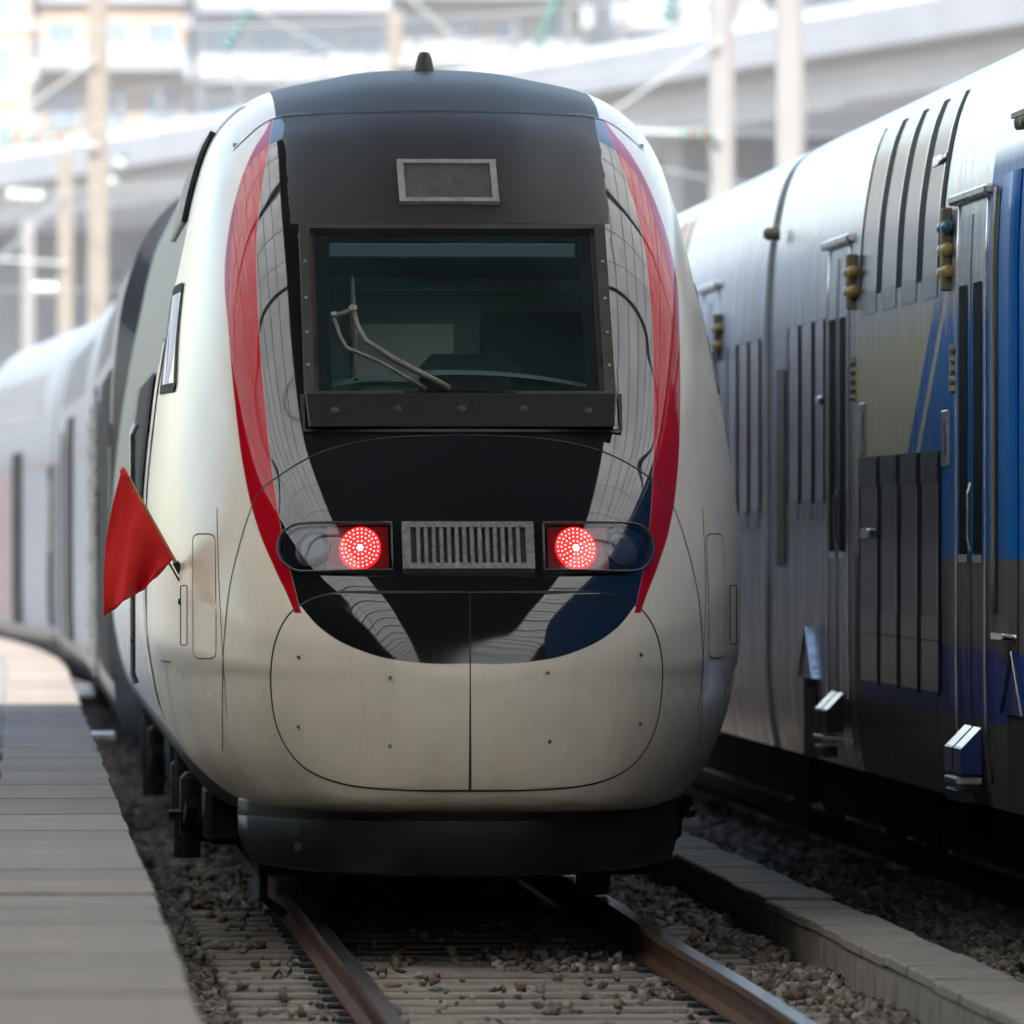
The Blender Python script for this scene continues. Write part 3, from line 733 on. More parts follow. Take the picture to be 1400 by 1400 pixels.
# cowl panel below the windscreen
cw = MB(); v = []
cyb, cyt = .735, .875
pts = [(-.705, cyb, 2.295), (.705, cyb, 2.295), (.72, cyt, 2.452), (-.72, cyt, 2.452)]
v = pts + [(x, y + .22, z) for x, y, z in pts]
cw.add(v, [(0, 1, 2, 3), (4, 7, 6, 5), (0, 4, 5, 1), (1, 5, 6, 2), (2, 6, 7, 3), (3, 7, 4, 0)])
cwo = cw.build('cowl_panel', 'cowl_black', pc)
bv = cwo.modifiers.new('b', 'BEVEL'); bv.width = .006; bv.segments = 2
for i, x in enumerate((-.585, -.292, 0, .292, .585)):
    z = 2.372 + (.008 if 0 < i < 4 else 0); yy = cyb + (cyt - cyb) * (z - 2.295) / .157; nn = Vector((0, -.157, .135)).normalized()
    MB().lathe([(.020, 0), (.020, .0025), (.0165, .003), (.0155, .0015), (.009, .0015), (.007, .003)], (x, yy - .001, z), nn, 16).build('cowl_screw', 'frame_paint', cwo)
ribbon('cowl_gap', 'seam', [(-.73, 2.44), (-.725, 2.27), (-.36, 2.268), (0, 2.268), (.36, 2.268), (.735, 2.27), (.74, 2.44)], .02, .012)
# wiper
wi = MB()
def wz(x, z, off): return wp(x, (z - 2.44) / ws_u.z, off)
wi.tube([wz(-.05, 2.475, .0), wz(-.30, 2.585, .035), wz(-.43, 2.67, .04), wz(-.465, 2.74, .04), wz(-.485, 2.82, .04)], [.016, .015, .013, .012, .012], 8)
wiper = wi.build('wiper_arm', 'wiper_metal', pc, True)
MB().tube([wz(-.16, 2.472, .0), wz(-.36, 2.57, .035), wz(-.52, 2.64, .035), wz(-.55, 2.70, .035), wz(-.575, 2.79, .035)], .0095, 8).build('guide_rod', 'wiper_metal', wiper, True)
MB().tube([wz(-.575, 2.785, .04), wz(-.49, 2.81, .045)], .012, 8).build('link_bar', 'wiper_metal', wiper)
MB().lathe([(.02, -.012), (.02, .02)], wz(-.485, 2.815, .04), ws_n, 10).build('pivot', 'alu', wiper)
MB().lathe([(.014, -.012), (.014, .018)], wz(-.575, 2.787, .04), ws_n, 10).build('pivot', 'alu', wiper)
MB().tube([wz(-.478, 2.53, -.02), wz(-.48, 2.80, -.005), wz(-.478, 3.02, -.02)], [.010, .015, .007], 6).build('wiper_blade', 'dark_metal', wiper)
# destination display on the forehead
dy0, dy1 = float(surf_y(0, 3.365)), float(surf_y(0, 3.58))
def dp(x, z, off): 
    t = (z - 3.365) / .215; sl = Vector((0, dy1 - dy0, .215)).normalized(); return Vector((x, dy0 + (dy1 - dy0) * t, z)) + Vector((0, -sl.z, sl.y)) * off
def dbar(mb, x0, x1, z0, z1, o0, o1):
    v = [dp(x, z, o) for o in (o0, o1) for z in (z0, z1) for x in (x0, x1)]; mb.add(v, [(0, 1, 3, 2), (4, 6, 7, 5), (0, 4, 5, 1), (2, 3, 7, 6), (0, 2, 6, 4), (1, 5, 7, 3)])
simple('display_glass', (.06, .06, .062), .45, 0, .6, 9, ms=(3, 1, .6), c2=(.02, .02, .022))
simple('display_frame', (.22, .22, .21), .5, .3, .25, 20)
mb = MB(); dbar(mb, -.205, .205, 3.385, 3.56, -.02, .006); dsp = mb.build('display_box', 'display_glass', pc)
mb = MB(); dbar(mb, -.237, .237, 3.365, 3.384, -.03, .016); dbar(mb, -.237, .237, 3.561, 3.58, -.03, .016); dbar(mb, -.237, -.206, 3.384, 3.561, -.03, .016); dbar(mb, .206, .237, 3.384, 3.561, -.03, .016)
mb.build('display_frame', 'display_frame', dsp)
# antenna
MB().lathe([(.06, -.03), (.055, .0), (.050, .015), (.036, .075), (.026, .098), (.012, .104)], (-.02, 4.2, 4.10), (0, 0, 1), 18).build('antenna', 'dark_metal', pc, True)
MB().lathe([(.075, -.02), (.075, .008), (.06, .012)], (-.02, 4.2, 4.10), (0, 0, 1), 18).build('antenna_base', 'dark_rubber', pc, True)
# spoiler / obstacle deflector
sp = MB(); P = []
def spy(x, base): return base + .10 + 1.0 * (abs(x) / 1.05) ** 2.8
for z, base, hw in [(.585, .16, 1.0), (.56, .12, 1.01), (.49, .13, 1.015), (.485, .10, 1.015), (.42, .10, 1.01), (.30, .13, .99), (.262, .16, .98), (.25, .22, .97), (.25, 1.0, .96)]:
    P.append([(hw * q, spy(hw * q, base), z + (.04 * abs(q) ** 3 if z < .35 else 0)) for q in np.linspace(-1, 1, 41)])
sp.grid(P); spo = sp.build('spoiler', 'spoiler', pc, True); solid(spo, .03, 0); smooth_angle(spo, 30)
for z in (.44, .365): MB().box((-.78, spy(.75, .10) - .018, z - .018), (-.745, spy(.75, .10) + .05, z + .018)).build('spoiler_slot', 'dark_rubber', spo)
# side patches
def side_patch(name, mat, y0, y1, z0, z1, off, side=-1, parent=pc, ny=8, nz=8, th=0, trap=0):
    P = []
    for i in range(nz + 1):
        z = z0 + (z1 - z0) * i / nz; row = []
        for j in range(ny + 1):
            y = y0 + (y1 - y0) * j / ny + trap * (i / nz); hx_ = float(half_x(y, z)); e = .01
            gy = (float(half_x(y + e, z)) - hx_) / e; gz_ = (float(half_x(y, z + e)) - hx_) / e; nn = Vector((1, -gy, -gz_)).normalized()
            p = Vector((hx_, y, z)) + nn * off; row.append((side * p.x, p.y, p.z))
        P.append(row)
    o = MB().grid(P).build(name, mat, parent, True)
    if th: solid(o, th, 0)
    return o
def side_line(name, pts, w, side, parent=pc, off=.003, mat='seam'):
    P1 = []; P2 = []
    for i in range(len(pts)):
        a = Vector((*pts[max(i - 1, 0)], 0)); b_ = Vector((*pts[min(i + 1, len(pts) - 1)], 0)); d = (b_ - a).normalized(); s = Vector((-d.y, d.x, 0)) * w / 2
        for sg, L in ((1, P1), (-1, P2)):
            y = pts[i][0] + s.x * sg; z = pts[i][1] + s.y * sg; L.append((side * (float(half_x(y, z)) + off), y - off * .5, z))
    return MB().grid([P1, P2]).build(name, mat, parent, True)
def rrect(y0, y1, z0, z1, r=.05, n=5):
    pts = []
    for cy_, cz, a0 in ((y1 - r, z1 - r, 0), (y0 + r, z1 - r, 90), (y0 + r, z0 + r, 180), (y1 - r, z0 + r, 270)):
        for k in range(n + 1): a = R(a0 + 90 * k / n); pts.append((cy_ + r * math.cos(a), cz + r * math.sin(a)))
    out = []
    for i in range(len(pts)):
        a, b_ = pts[i], pts[(i + 1) % len(pts)]; k = max(1, int(math.dist(a, b_) / .08)); out += [(a[0] + (b_[0] - a[0]) * j / k, a[1] + (b_[1] - a[1]) * j / k) for j in range(k)]
    return out + [out[0]]
for side in (-1, 1):
    ribbon('hatch_seam', 'seam', [(side * a, b_) for a, b_ in rrect(1.135, 1.235, 1.225, 1.80, .03)], .006, .0015)
    ribbon('hatch_seam', 'seam', [(side * a, b_) for a, b_ in rrect(1.262, 1.292, 1.285, 1.56, .008)], .005, .0015)
    ribbon('hatch_seam', 'seam', [(side * (1.125 - .02 * q * q), 1.86 - .62 * q) for q in np.linspace(-.1, 1.45, 30)], .005, .0015)
    for z_ in (1.70, 1.45): MB().box((side * 1.13 - .01, 1.03, z_ - .006), (side * 1.13 + .01, 1.06, z_ + .006)).build('hatch_latch', 'dark_metal', pc)
    side_line('panel_seam', [(1.75 + .02 * i, 1.20 - .03 * i) for i in range(20)], .008, side)
    side_line('panel_seam', [(1.55 + .05 * i, 1.20) for i in range(9)], .008, side)
    sw_ = side_patch('cab_side_window', 'side_glass', 2.25, 3.2, 2.50, 3.0, .006, side, trap=.8)
    par = lambda y0, y1, z0, z1: [(y0, z0), (y1, z0), (y1 + .8, z1), (y0 + .8, z1), (y0, z0)]
    def dense(pp): return [(a[0] + (b_[0] - a[0]) * j / 10, a[1] + (b_[1] - a[1]) * j / 10) for a, b_ in zip(pp, pp[1:]) for j in range(10)] + [pp[-1]]
    side_line('window_gasket', dense(par(2.25, 3.2, 2.50, 3.0)), .045, side, sw_, .008, 'slot_black')
    side_patch('air_intake', 'black_satin', 4.3, 7.6, 3.36, 3.80, .012 if side < 0 else .0, side, th=.03, ny=14)
    for i in range(12): side_patch('intake_slat', 'dark_metal', 4.4 + i * .26, 4.5 + i * .26, 3.4, 3.77, .034 if side < 0 else .02, side, ny=1, nz=4)
    lv = side_patch('louvre_panel', 'slot_black', 4.9, 10.5, 1.92, 2.62, .012, side, ny=20)
    for i in range(22): side_patch('louvre_slat', 'seam', 4.95 + i * .25, 5.02 + i * .25, 1.94, 2.60, .03, side, lv, 1, 3)
    side_patch('handrail_recess', 'window_grey', 4.3, 4.7, 1.0, 2.3, .005, side)
    MB().tube([(side * 1.45, 4.55, 1.05), (side * 1.47, 4.55, 1.1), (side * 1.47, 4.55, 2.3), (side * 1.45, 4.55, 2.35)], .016, 8).build('handrail', 'steel', pc)
    side_patch('cab_door', 'nose_paint', 3.75, 4.28, .75, 2.75, .008, side)
    side_line('door_seam', rrect(3.74, 4.29, .74, 2.76, .06), .012, side, off=.010)
    MB().box((side * 1.24 - .06, 3.75, .40), (side * 1.24 + .06, 4.25, .43)).build('step', 'underframe', pc)
# underframe and bogies
MB().box((-.92, 1.5, .2), (.92, LEN - .1, .50)).build('underframe', 'underframe', pc)
for yb_ in (3.8, 15.0):
    bg_ = MB()
    for sgn in (-1, 1):
        bg_.box((sgn * 1.05 - .09, yb_ - 1.0, .30), (sgn * 1.05 + .09, yb_ + 4.0, .58), bev=.03)
        for q in (.2, 2.9): bg_.box((sgn * 1.14 - .1, yb_ + q - .2, .28), (sgn * 1.14 + .1, yb_ + q + .2, .62), bev=.03)
        bg_.lathe([(.07, -.3), (.07, .3)], (sgn * 1.18, yb_ + 1.5, .45), (0, 0, 1), 12)
        bg_.tube([(sgn * 1.2, yb_ - .8, .5), (sgn * 1.2, yb_ + .2, .35), (sgn * 1.2, yb_ + .9, .55)], .035, 6)
    bo = bg_.build('bogie', 'bogie', pc)
    for q in (.2, 2.9):
        for sgn in (-1, 1):
            MB().lathe([(.43, -.07), (.46, -.07), (.46, -.045), (.435, -.04), (.43, .07), (.36, .07), (.2, .03), (.1, .05), (.09, .09)], (sgn * .75 + TC * .6, yb_ + q, .435), (sgn, 0, 0), 28).build('wheel', 'wheel_steel', bo)
bx = MB()
for i in range(7): bx.box((-1.14 + .05 * (i % 2), 5.2 + i * 1.3, .26 + .05 * (i % 3)), (-.85, 6.2 + i * 1.3, .60), bev=.03)
bx.build('equipment_boxes', 'underframe', pc)['kind'] = 'stuff'
MB().tube([(-.9, 1.35, .25), (-.9, 1.35, .10), (-.8, 1.4, .02)], .022, 8).build('sand_pipe', 'underframe', pc)
MB().box((-.72, 1.3, .03), (-.60, 1.36, .28)).build('rail_guard', 'underframe', pc)

# ------------------------------------------------------------------ red flag
fl = thing('red_flag', 'red cloth flag on a short stick fixed to the left flank of the nose', 'flag', (0, 0, 0))
tip, base_ = Vector((-1.555, 42.52, 2.10)), Vector((-1.285, 42.62, 1.62))
MB().tube([base_, tip + (tip - base_) * .02], .009, 8).build('stick', 'wood', fl)
MB().tube([base_ + (tip - base_) * -.06, base_ + (tip - base_) * .10], .016, 8).build('grip', 'dark_rubber', fl)
MB().tube([base_ + Vector((-.06, -.01, .05)), base_ + Vector((.0, -.01, -.055)), base_ + Vector((.02, -.01, -.04)), base_ + Vector((-.04, -.01, .065)), base_ + Vector((-.06, -.01, .05))], .005, 6).build('wire_clip', 'dark_metal', fl)
MB().box((-1.30, 42.58, 1.47), (-1.24, 42.66, 1.50), bev=.004).build('bracket', 'dark_metal', fl)
P = []
NS, NTt = 34, 26
A, B = Vector((-1.563, 42.50, 2.10)), Vector((-1.325, 42.60, 1.685)); Dq, Cq = Vector((-1.645, 42.50, 1.415)), Vector((-1.395, 42.62, 1.605))
for i in range(NS + 1):
    s = i / NS; row = []
    st = A + (B - A) * s
    # free edge: from D up along the lower hem to C
    fe = Dq + (Cq - Dq) * s; fe.z -= .045 * math.sin(math.pi * s) * (1 if s > .5 else .6); fe.z += .05 * math.sin(math.pi * s) * .6
    for j in range(NTt + 1):
        t = j / NTt; p = st + (fe - st) * t
        p.x -= .032 * math.sin(math.pi * t) * (1 - s)
        fold = .085 * math.sin(t * 2.0 + s * 9.5) * (0.3 + t) * math.sin(math.pi * min(1, s + .15)) + .03 * math.sin(s * 15 + t * 5) * t
        row.append((p.x, p.y + fold - .02, p.z + .004 * math.sin(s * 23)))
    P.append(row)
cl = MB().grid(P).build('cloth', 'flag_red', fl, True); solid(cl, .003, 0)
MB().tube([A + Vector((0, 0, .0)), A + (B - A) * .12], .014, 8).build('sleeve', 'flag_red', fl)

# ------------------------------------------------------------------ high-speed train: passenger cars behind
TH = pchip([.45, .7, 1.2, 2.6, 3.2, 3.6, 3.9, 4.1, 4.2, 4.27, 4.3], [1.30, 1.38, 1.40, 1.40, 1.36, 1.27, 1.12, .92, .72, .4, 0])
def car_section(hwf, zb, zt, n=30):
    zs = np.concatenate([np.linspace(zb, zt - .6, n)[:-1], zt - .6 + .6 * np.sin(np.linspace(0, math.pi / 2, 22))]); h = [float(hwf(z)) for z in zs]
    return [(-h[i], zs[i]) for i in range(len(zs))] + [(h[i], zs[i]) for i in range(len(zs) - 2, -1, -1)]
def car_shell(name, hwf, zb, zt, L, mat, parent, endmat=None, step=1.2):
    sec = car_section(hwf, zb, zt); mb = MB(); n = max(2, int(L / step)); mb.grid([[(x, L * i / n, z) for x, z in sec] for i in range(n + 1)])
    o = mb.build(name, mat, parent, True); smooth_angle(o, 50)
    for yy, d in ((0.0, -1), (L, 1)):
        e = MB(); m = len(sec); e.add([(x * .998, yy, z) for x, z in sec] + [(x * .9, yy + d * .12, .5 + (z - .5) * .95) for x, z in sec], [(i, (i + 1) % m, m + (i + 1) % m, m + i) for i in range(m)] + [tuple(range(m, 2 * m))]); e.build('end_wall', endmat or mat, parent)
    return o
def sec_patch(name, mat, hwf, y0, y1, z0, z1, off, side, parent, nz=8, th=.0):
    P = []
    for i in range(nz + 1):
        z = z0 + (z1 - z0) * i / nz; h = float(hwf(z)); e = .01; g_ = (float(hwf(z + e)) - h) / e; nn = Vector((1, 0, -g_)).normalized()
        x = side * (h + nn.x * off); zz = z + nn.z * off; P.append([(x, y0, zz), (x, y1, zz)])
    o = MB().grid(P).build(name, mat, parent, True)
    if th: solid(o, th, 0)
    return o
simple('end_grey', (.10, .105, .115), .18, .4, .3, 2)
labels = ['first pale grey passenger car coupled behind the white power car', 'second passenger car curving away behind the flag, with dark doors', 'third blurred pinkish passenger car at the left edge of the view']
Ypos = [62.0, 81.0, 100.0, 119.0]
for k in range(3):
    ya_, yb_ = Ypos[k], Ypos[k] + 18.5; xa, xb = track_x(ya_), track_x(yb_)
    car = thing('train_passenger_car', labels[k], 'train', (xa, ya_, 0), math.atan2(-(xb - xa), yb_ - ya_), 'passenger cars of the high-speed train')
    L = 18.45
    car_shell('body', TH, .45, 4.3, L, 'trailer_a' if k < 2 else 'trailer_b', car, 'end_grey')
    for yd in (0.1, 16.4):
        dr = sec_patch('door', 'slot_black', TH, yd, yd + 1.0, .62, 2.55, .004, -1, car); sec_patch('door_window', 'deck_glass', TH, yd + .25, yd + .75, 1.6, 2.4, .012, -1, dr)
        MB().box((-1.62, yd, .40), (-1.38, yd + 1.0, .44)).build('door_step', 'steel', car)
    if k == 1: sec_patch('vestibule_door', 'slot_black', TH, 7.4, 11.4, .75, 2.95, .008, -1, car); sec_patch('vestibule_door', 'slot_black', TH, 13.0, 14.6, .75, 2.85, .008, -1, car)
    if k == 2: sec_patch('vestibule_door', 'slot_black', TH, 6.6, 9.2, .75, 2.75, .008, -1, car)
    if k == 0:
        for a_, b2, zt2, m_ in ((1.2, 9.0, 2.95, 'slot_black'), (10.0, 12.5, 2.85, 'deck_glass'), (13.0, 15.8, 2.75, 'slot_black')):
            sec_patch('side_panel', m_, TH, a_, b2, .55, zt2, .008, -1, car)
            MB().tube([(-1.43, b2 + .1, .7), (-1.43, b2 + .1, zt2)], .02, 8).build('grab_rail', 'steel', car)
    for i in range(6):
        y0 = 3.4 + i * 2.1
        sec_patch('window', 'window_grey', TH, y0, y0 + 1.6, 3.1, 3.62, .004, -1, car)
        if k == 0: sec_patch('window', 'window_grey', TH, y0, y0 + 1.6, 1.55, 2.15, .004, -1, car)
    for i in range(2):
        vt = sec_patch('louvre', 'door_grey', TH, 14.0 + i * .7, 14.5 + i * .7, 1.2, 1.75, .006, -1, car)
    MB().box((-1.0, .2, .15), (1.0, L - .2, .5)).build('underframe', 'underframe', car)
    MB().box((-.75, L + .05, .9), (.75, L + .52, 3.3)).build('gangway', 'bellows', car)
    for q in (.2, L - .2):
        for sgn in (-1, 1): MB().lathe([(.44, -.07), (.44, .07), (.2, .08)], (sgn * .76, q, .44), (sgn, 0, 0), 20).build('wheel', 'wheel_steel', car)
MB().box((-.85, LEN + .02, .7), (.85, LEN + .66, 3.4)).build('gangway', 'bellows', pc)

# ------------------------------------------------------------------ double-deck train on the right
DH = pchip([.48, .7, 1.0, 3.0, 3.4, 3.8, 4.0, 4.12, 4.2, 4.27, 4.36, 4.44, 4.47], [1.34, 1.38, 1.40, 1.40, 1.385, 1.33, 1.27, 1.19, 1.07, .92, .6, .28, 0])
DX = 4.0
def deck_car(y0, y1, label, mat):
    car = thing('double_deck_car', label, 'train', (DX, 0, 0), 0, 'cars of the stainless double-deck train')
    sec = car_section(DH, .48, 4.47, 34); mb = MB(); n = int((y1 - y0) / .8); mb.grid([[(x, y0 + (y1 - y0) * i / n, z) for x, z in sec] for i in range(n + 1)])
    mb.f += [tuple(range(len(sec))), tuple(n * len(sec) + i for i in range(len(sec)))]; mb.mi += [0, 0]
    o = mb.build('body', mat, car, True); smooth_angle(o, 50)
    MB().box((-1.1, y0 + .2, .12), (1.1, y1 - .2, .47)).build('underframe', 'underframe', car)
    return car
def dp_(name, mat, y0, y1, z0, z1, off, parent, nz=8, th=0): return sec_patch(name, mat, DH, y0, y1, z0, z1, off, -1, parent, nz, th)
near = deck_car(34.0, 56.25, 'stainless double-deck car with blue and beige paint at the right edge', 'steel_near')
far = deck_car(56.75, 78.0, 'plain silver double-deck car farther back, beside the power car', 'steel_far')
MB().box((-1.0, 56.2, .6), (1.0, 56.8, 3.6)).build('gangway', 'bellows', near)
dp_('end_gap_seal', 'slot_black', 56.22, 56.30, .5, 4.2, .01, near, 20)
def win_group(car, edges, z0, z1, glass, strip=.07, transom=None, fz=None):
    for i in range(len(edges) - 1):
        a, b_ = edges[i], edges[i + 1]
        w = dp_('window', glass, a + strip, b_ - strip * .5, z0, z1, .003, car, 12)
        f0 = fz if fz else z0 - .02
        dp_('frame', 'slot_black', a, a + strip, f0, z1 + .02, .005, w, 10); dp_('frame', 'slot_black', b_ - strip * .5, b_, f0, z1 + .02, .005, w, 10)
        dp_('frame_trim', 'bright_steel', a + strip, a + strip + .035, z0, z1, .006, w, 10)
        dp_('sill', 'door_grey', a + strip, b_ - strip * .5, z0 - .12, z0, .004, w, 2)
        if z1 < 3: dp_('head', 'black_satin', a + strip, b_ - strip * .5, z1 - .14, z1 + .02, .006, w, 2)
        if transom and i == transom[0]: dp_('transom', 'steel', a + strip, b_ - strip, transom[1], transom[1] + .05, .008, w, 2, .004)
E4 = [45.85, 46.93, 48.02, 49.13, 50.33]
win_group(near, E4, 3.12, 4.02, 'mirror_glass', transom=(0, 3.68), strip=.2)
win_group(near, E4, 1.38, 2.20, 'deck_glass', transom=(3, 1.78), fz=.98, strip=.13)
for i in range(4): dp_('lower_panel', 'door_grey', E4[i] + .07, E4[i + 1] - .04, 1.0, 1.255, .004, near, 3)
win_group(near, [52.4, 53.2, 54.1, 55.0], 2.0, 3.02, 'mirror_glass', strip=.16, transom=(0, 2.55))
dp_('khaki_panel', 'khaki', 55.15, 55.7, 1.6, 2.8, .012, near)
win_group(far, [57.0, 57.9, 58.8, 59.7], 1.95, 3.0, 'mirror_glass', strip=.16)
win_group(far, [64.2, 65.3, 66.4, 67.5], 3.12, 4.02, 'window_grey')
win_group(far, [64.2, 65.3, 66.4, 67.5], 1.2, 2.2, 'window_grey')
def door(car, y0, y1, mat):
    ym = (y0 + y1) / 2
    for a, b_ in ((y0, ym - .02), (ym + .02, y1)):
        lf = dp_('door_leaf', mat, a, b_, .62, 3.36, .004, car, 12)
        c_ = (a + b_) / 2; hw_ = (b_ - a) * .30
        dp_('door_window', 'slot_black', c_ - hw_, c_ + hw_, 1.70, 3.02, .008, lf, 6)
        dp_('window_trim', 'bright_steel', c_ - hw_ - .03, c_ + hw_ + .03, 1.66, 1.70, .010, lf, 1)
    dp_('door_gap', 'seam', ym - .02, ym + .02, .62, 3.36, .006, car, 10)
    for yy in (y0 - .05, y1): dp_('door_post', 'bright_steel', yy, yy + .05, .6, 3.42, .006, car, 10, .008)
    MB().box((-1.425, y0 - .15, 3.43), (-1.37, y1 + .25, 3.48), bev=.012).build('rain_gutter', 'steel', car)
    MB().tube([(-1.405, ym, 1.72), (-1.42, ym, 1.78), (-1.42, ym, 2.0), (-1.405, ym, 2.05)], .010, 6).build('door_handle', 'bright_steel', car)
door(near, 43.75, 45.05, 'steel_near'); door(near, 51.0, 52.25, 'steel_far'); door(far, 60.6, 61.9, 'steel_far')
def lamps(car, y, z, kinds):
    h = .105 * len(kinds)
    bp = MB().box((-1.445, y - .05, z - h / 2 - .05), (-1.39, y + .05, z + h / 2 + .05), bev=.008).build('lamp_bracket', 'khaki', car)
    for i, kk in enumerate(kinds):
        zz = z + h / 2 - .05 - .105 * i * 1.05
        MB().lathe([(.030, 0), (.034, .02), (.034, .075), (.022, .095)], (-1.42, y - .05, zz), (0, -1, 0), 14).build('signal_lamp', kk, bp, True)
        MB().lathe([(.030, 0), (.034, .02), (.034, .075), (.022, .095)], (-1.42, y + .05, zz), (0, 1, 0), 14).build('signal_lamp', kk, bp, True)
lamps(near, 45.45, 3.22, ['lamp_blue', 'lamp_amber', 'lamp_amber']); lamps(near, 50.62, 3.20, ['lamp_amber', 'lamp_amber']); lamps(far, 60.3, 3.1, ['lamp_amber', 'lamp_amber'])
MB().lathe([(.04, 0), (.04, .08), (.02, .1)], (-1.40, 55.6, 3.63), (-1, 0, 0), 12).build('marker_lamp', 'khaki', near)
for q in range(3): MB().lathe([(.03, 0), (.03, .04), (.02, .05)], (-1.345, 42.1 + q * .22, 3.72), (-1, 0, -.1), 12).build('roof_lamp', 'khaki', near)
MB().box((-1.36, 41.9, 3.76), (-1.30, 43.0, 3.785)).build('lamp_rail', 'dark_metal', near)
for y, z in ((45.2, 2.62), (50.6, 2.66)):
    bp = MB().box((-1.425, y - .05, z - .12), (-1.395, y + .06, z + .12), bev=.006).build('hinge_block', 'khaki', near)
    for q in range(5): MB().box((-1.435, y - .075, z - .11 + q * .05), (-1.40, y - .045, z - .085 + q * .05)).build('rib', 'alu', bp)
for y, z in ((45.6, 2.28), (50.05, 2.38)):
    bp = MB().box((-1.415, y - .14, z - .14), (-1.395, y + .14, z + .14), bev=.006).build('emergency_box', 'alu', near); MB().box((-1.418, y - .09, z - .08), (-1.413, y + .09, z + .08)).build('box_window', 'window_grey', bp)
# grab rails right of the near door and blue end panel
dp_('grab_rail', 'khaki', 43.20, 43.34, 1.42, 3.45, .018, near, 10, .01); dp_('side_panel', 'steel_near', 42.3, 43.1, 1.2, 3.5, .006, near, 12, .006); dp_('panel_foot', 'bright_steel', 42.3, 43.4, 1.30, 1.33, .012, near, 1, .006)
# foot boards, fairings and step boxes
def fairing(car, y, mat):
    MB().extrude([(y - .45, .96), (y + .45, .96), (y, 1.25)], lambda p, x: (x, p[0], p[1]), -1.43, -1.39).build('bogie_fairing', mat, car)
    fd = MB().tube([(-1.435, y - .45, .96), (-1.435, y, 1.25), (-1.435, y + .45, .96)], .007, 6).build('fairing_edge', 'bright_steel', car)
    MB().box((-1.408, y - .40, .50), (-1.388, y + .40, .955)).build('fairing_opening', 'dark_rubber', car)
fairing(near, 53.4, 'steel_far'); fairing(near, 42.3, 'navy_paint')
def steps(car, y, z, mat):
    for q in (0, .42):
        v = [(-1.40, y + q, z), (-1.40, y + q + .36, z), (-1.50, y + q + .36, z - .10), (-1.50, y + q, z - .10), (-1.40, y + q, z - .22), (-1.40, y + q + .36, z - .22), (-1.50, y + q + .36, z - .22), (-1.50, y + q, z - .22)]
        MB().add(v, [(0, 1, 2, 3), (4, 7, 6, 5), (3, 2, 6, 7), (0, 3, 7, 4), (1, 5, 6, 2), (0, 4, 5, 1)]).build('step_box', mat, car)
        MB().add([(-1.40, y + q + .01, z + .004), (-1.40, y + q + .35, z + .004), (-1.49, y + q + .35, z - .09), (-1.49, y + q + .01, z - .09)], [(0, 1, 2, 3)]).build('step_lid', 'bright_steel', car)
    MB().box((-1.53, y - .05, z - .27), (-1.40, y + .5, z - .235), bev=.006).build('step_plate', 'alu', car); MB().box((-1.50, y + .1, z - .36), (-1.42, y + .75, z - .30), bev=.006).build('step_bracket', 'dark_metal', car)
steps(near, 43.95, .86, 'navy_paint'); steps(near, 51.3, .90, 'dark_metal')
for y in (36.5, 39.0, 52.5, 54.9, 59, 61.5):
    for sgn in (-1, 1): MB().lathe([(.44, -.07), (.47, -.06), (.44, .07), (.2, .08)], (sgn * .76, y, .44), (sgn, 0, 0), 22).build('wheel', 'wheel_steel', near if y < 56 else far)
for y in (43.0, 46.5, 48.0): MB().box((-1.2, y, .14), (-.9, y + 1.0, .5), bev=.03).build('equipment_box', 'underframe', near)
# skirt bevel at the cab end
MB().extrude([(40.4, .48), (42.4, .48), (41.4, .2), (40.6, .2)], lambda p, x: (x, p[0], p[1]), -1.36, -1.2).build('skirt', 'spoiler', near)
# roof ribs / vents
for y in (49.0, 51.5, 53.8, 58.6, 62.0):
    mb = MB()
    for q in range(5): mb.box((-.95 + .07 * q, y, 4.22 + .028 * q), (-.93 + .07 * q, y + .9, 4.262 + .028 * q))
    mb.build('roof_vent', 'dark_metal', near if y < 56 else far)['kind'] = 'stuff'

# ------------------------------------------------------------------ background: viaduct
ux, uy = -.2294, .9733
via = thing('road_viaduct', 'long white concrete road viaduct rising across the background', 'bridge', (16.1, 170, 0), math.atan2(uy, ux))
via_len = (-90, 170)
MB().box((via_len[0], -9, 11.2), (via_len[1], 0, 12.05), bev=.05).build('deck', 'concrete_light', via)
MB().box((via_len[0], -.3, 12.05), (via_len[1], -.05, 12.2)).build('kerb', 'concrete_shade', via)
MB().box((via_len[0], -7.8, 10.5), (via_len[1], -1.6, 11.2)).build('girder', 'concrete_shade', via)
for x in range(-88, 168, 4): MB().box((x - .05, -.25, 12.2), (x + .05, -.15, 13.2)).build('railing_post', 'mast_grey', via)
for z in (12.6, 13.15): MB().box((via_len[0], -.23, z), (via_len[1], -.17, z + .06)).build('railing', 'mast_grey', via)
for x in range(-80, 165, 22): MB().box((x - .7, -6.0, -.6), (x + .7, -3.2, 10.5)).build('pier', 'concrete_light', via)
wl_ = thing('retaining_wall', 'grey-blue concrete wall with ledge and dark openings below the viaduct', 'wall', (16.1, 170, 0), math.atan2(uy, ux))
MB().box((via_len[0], -9.4, -.6), (via_len[1], -8.9, 11.15)).build('wall_face', 'concrete_shade', wl_)
MB().box((30, -8.9, 8.7), (via_len[1], -6.9, 9.35), bev=.04).build('ledge', 'concrete_light', wl_)
for i in range(22):
    x = 32 + i * 6.2; op = MB().box((x, -8.9, 6.2), (x + 5.0, -8.86, 8.4)).build('opening', 'window_dark', wl_)
    for q in (1.66, 3.33): MB().box((x + q - .06, -8.86, 6.2), (x + q + .06, -8.80, 8.4)).build('mullion', 'mast_grey', op)
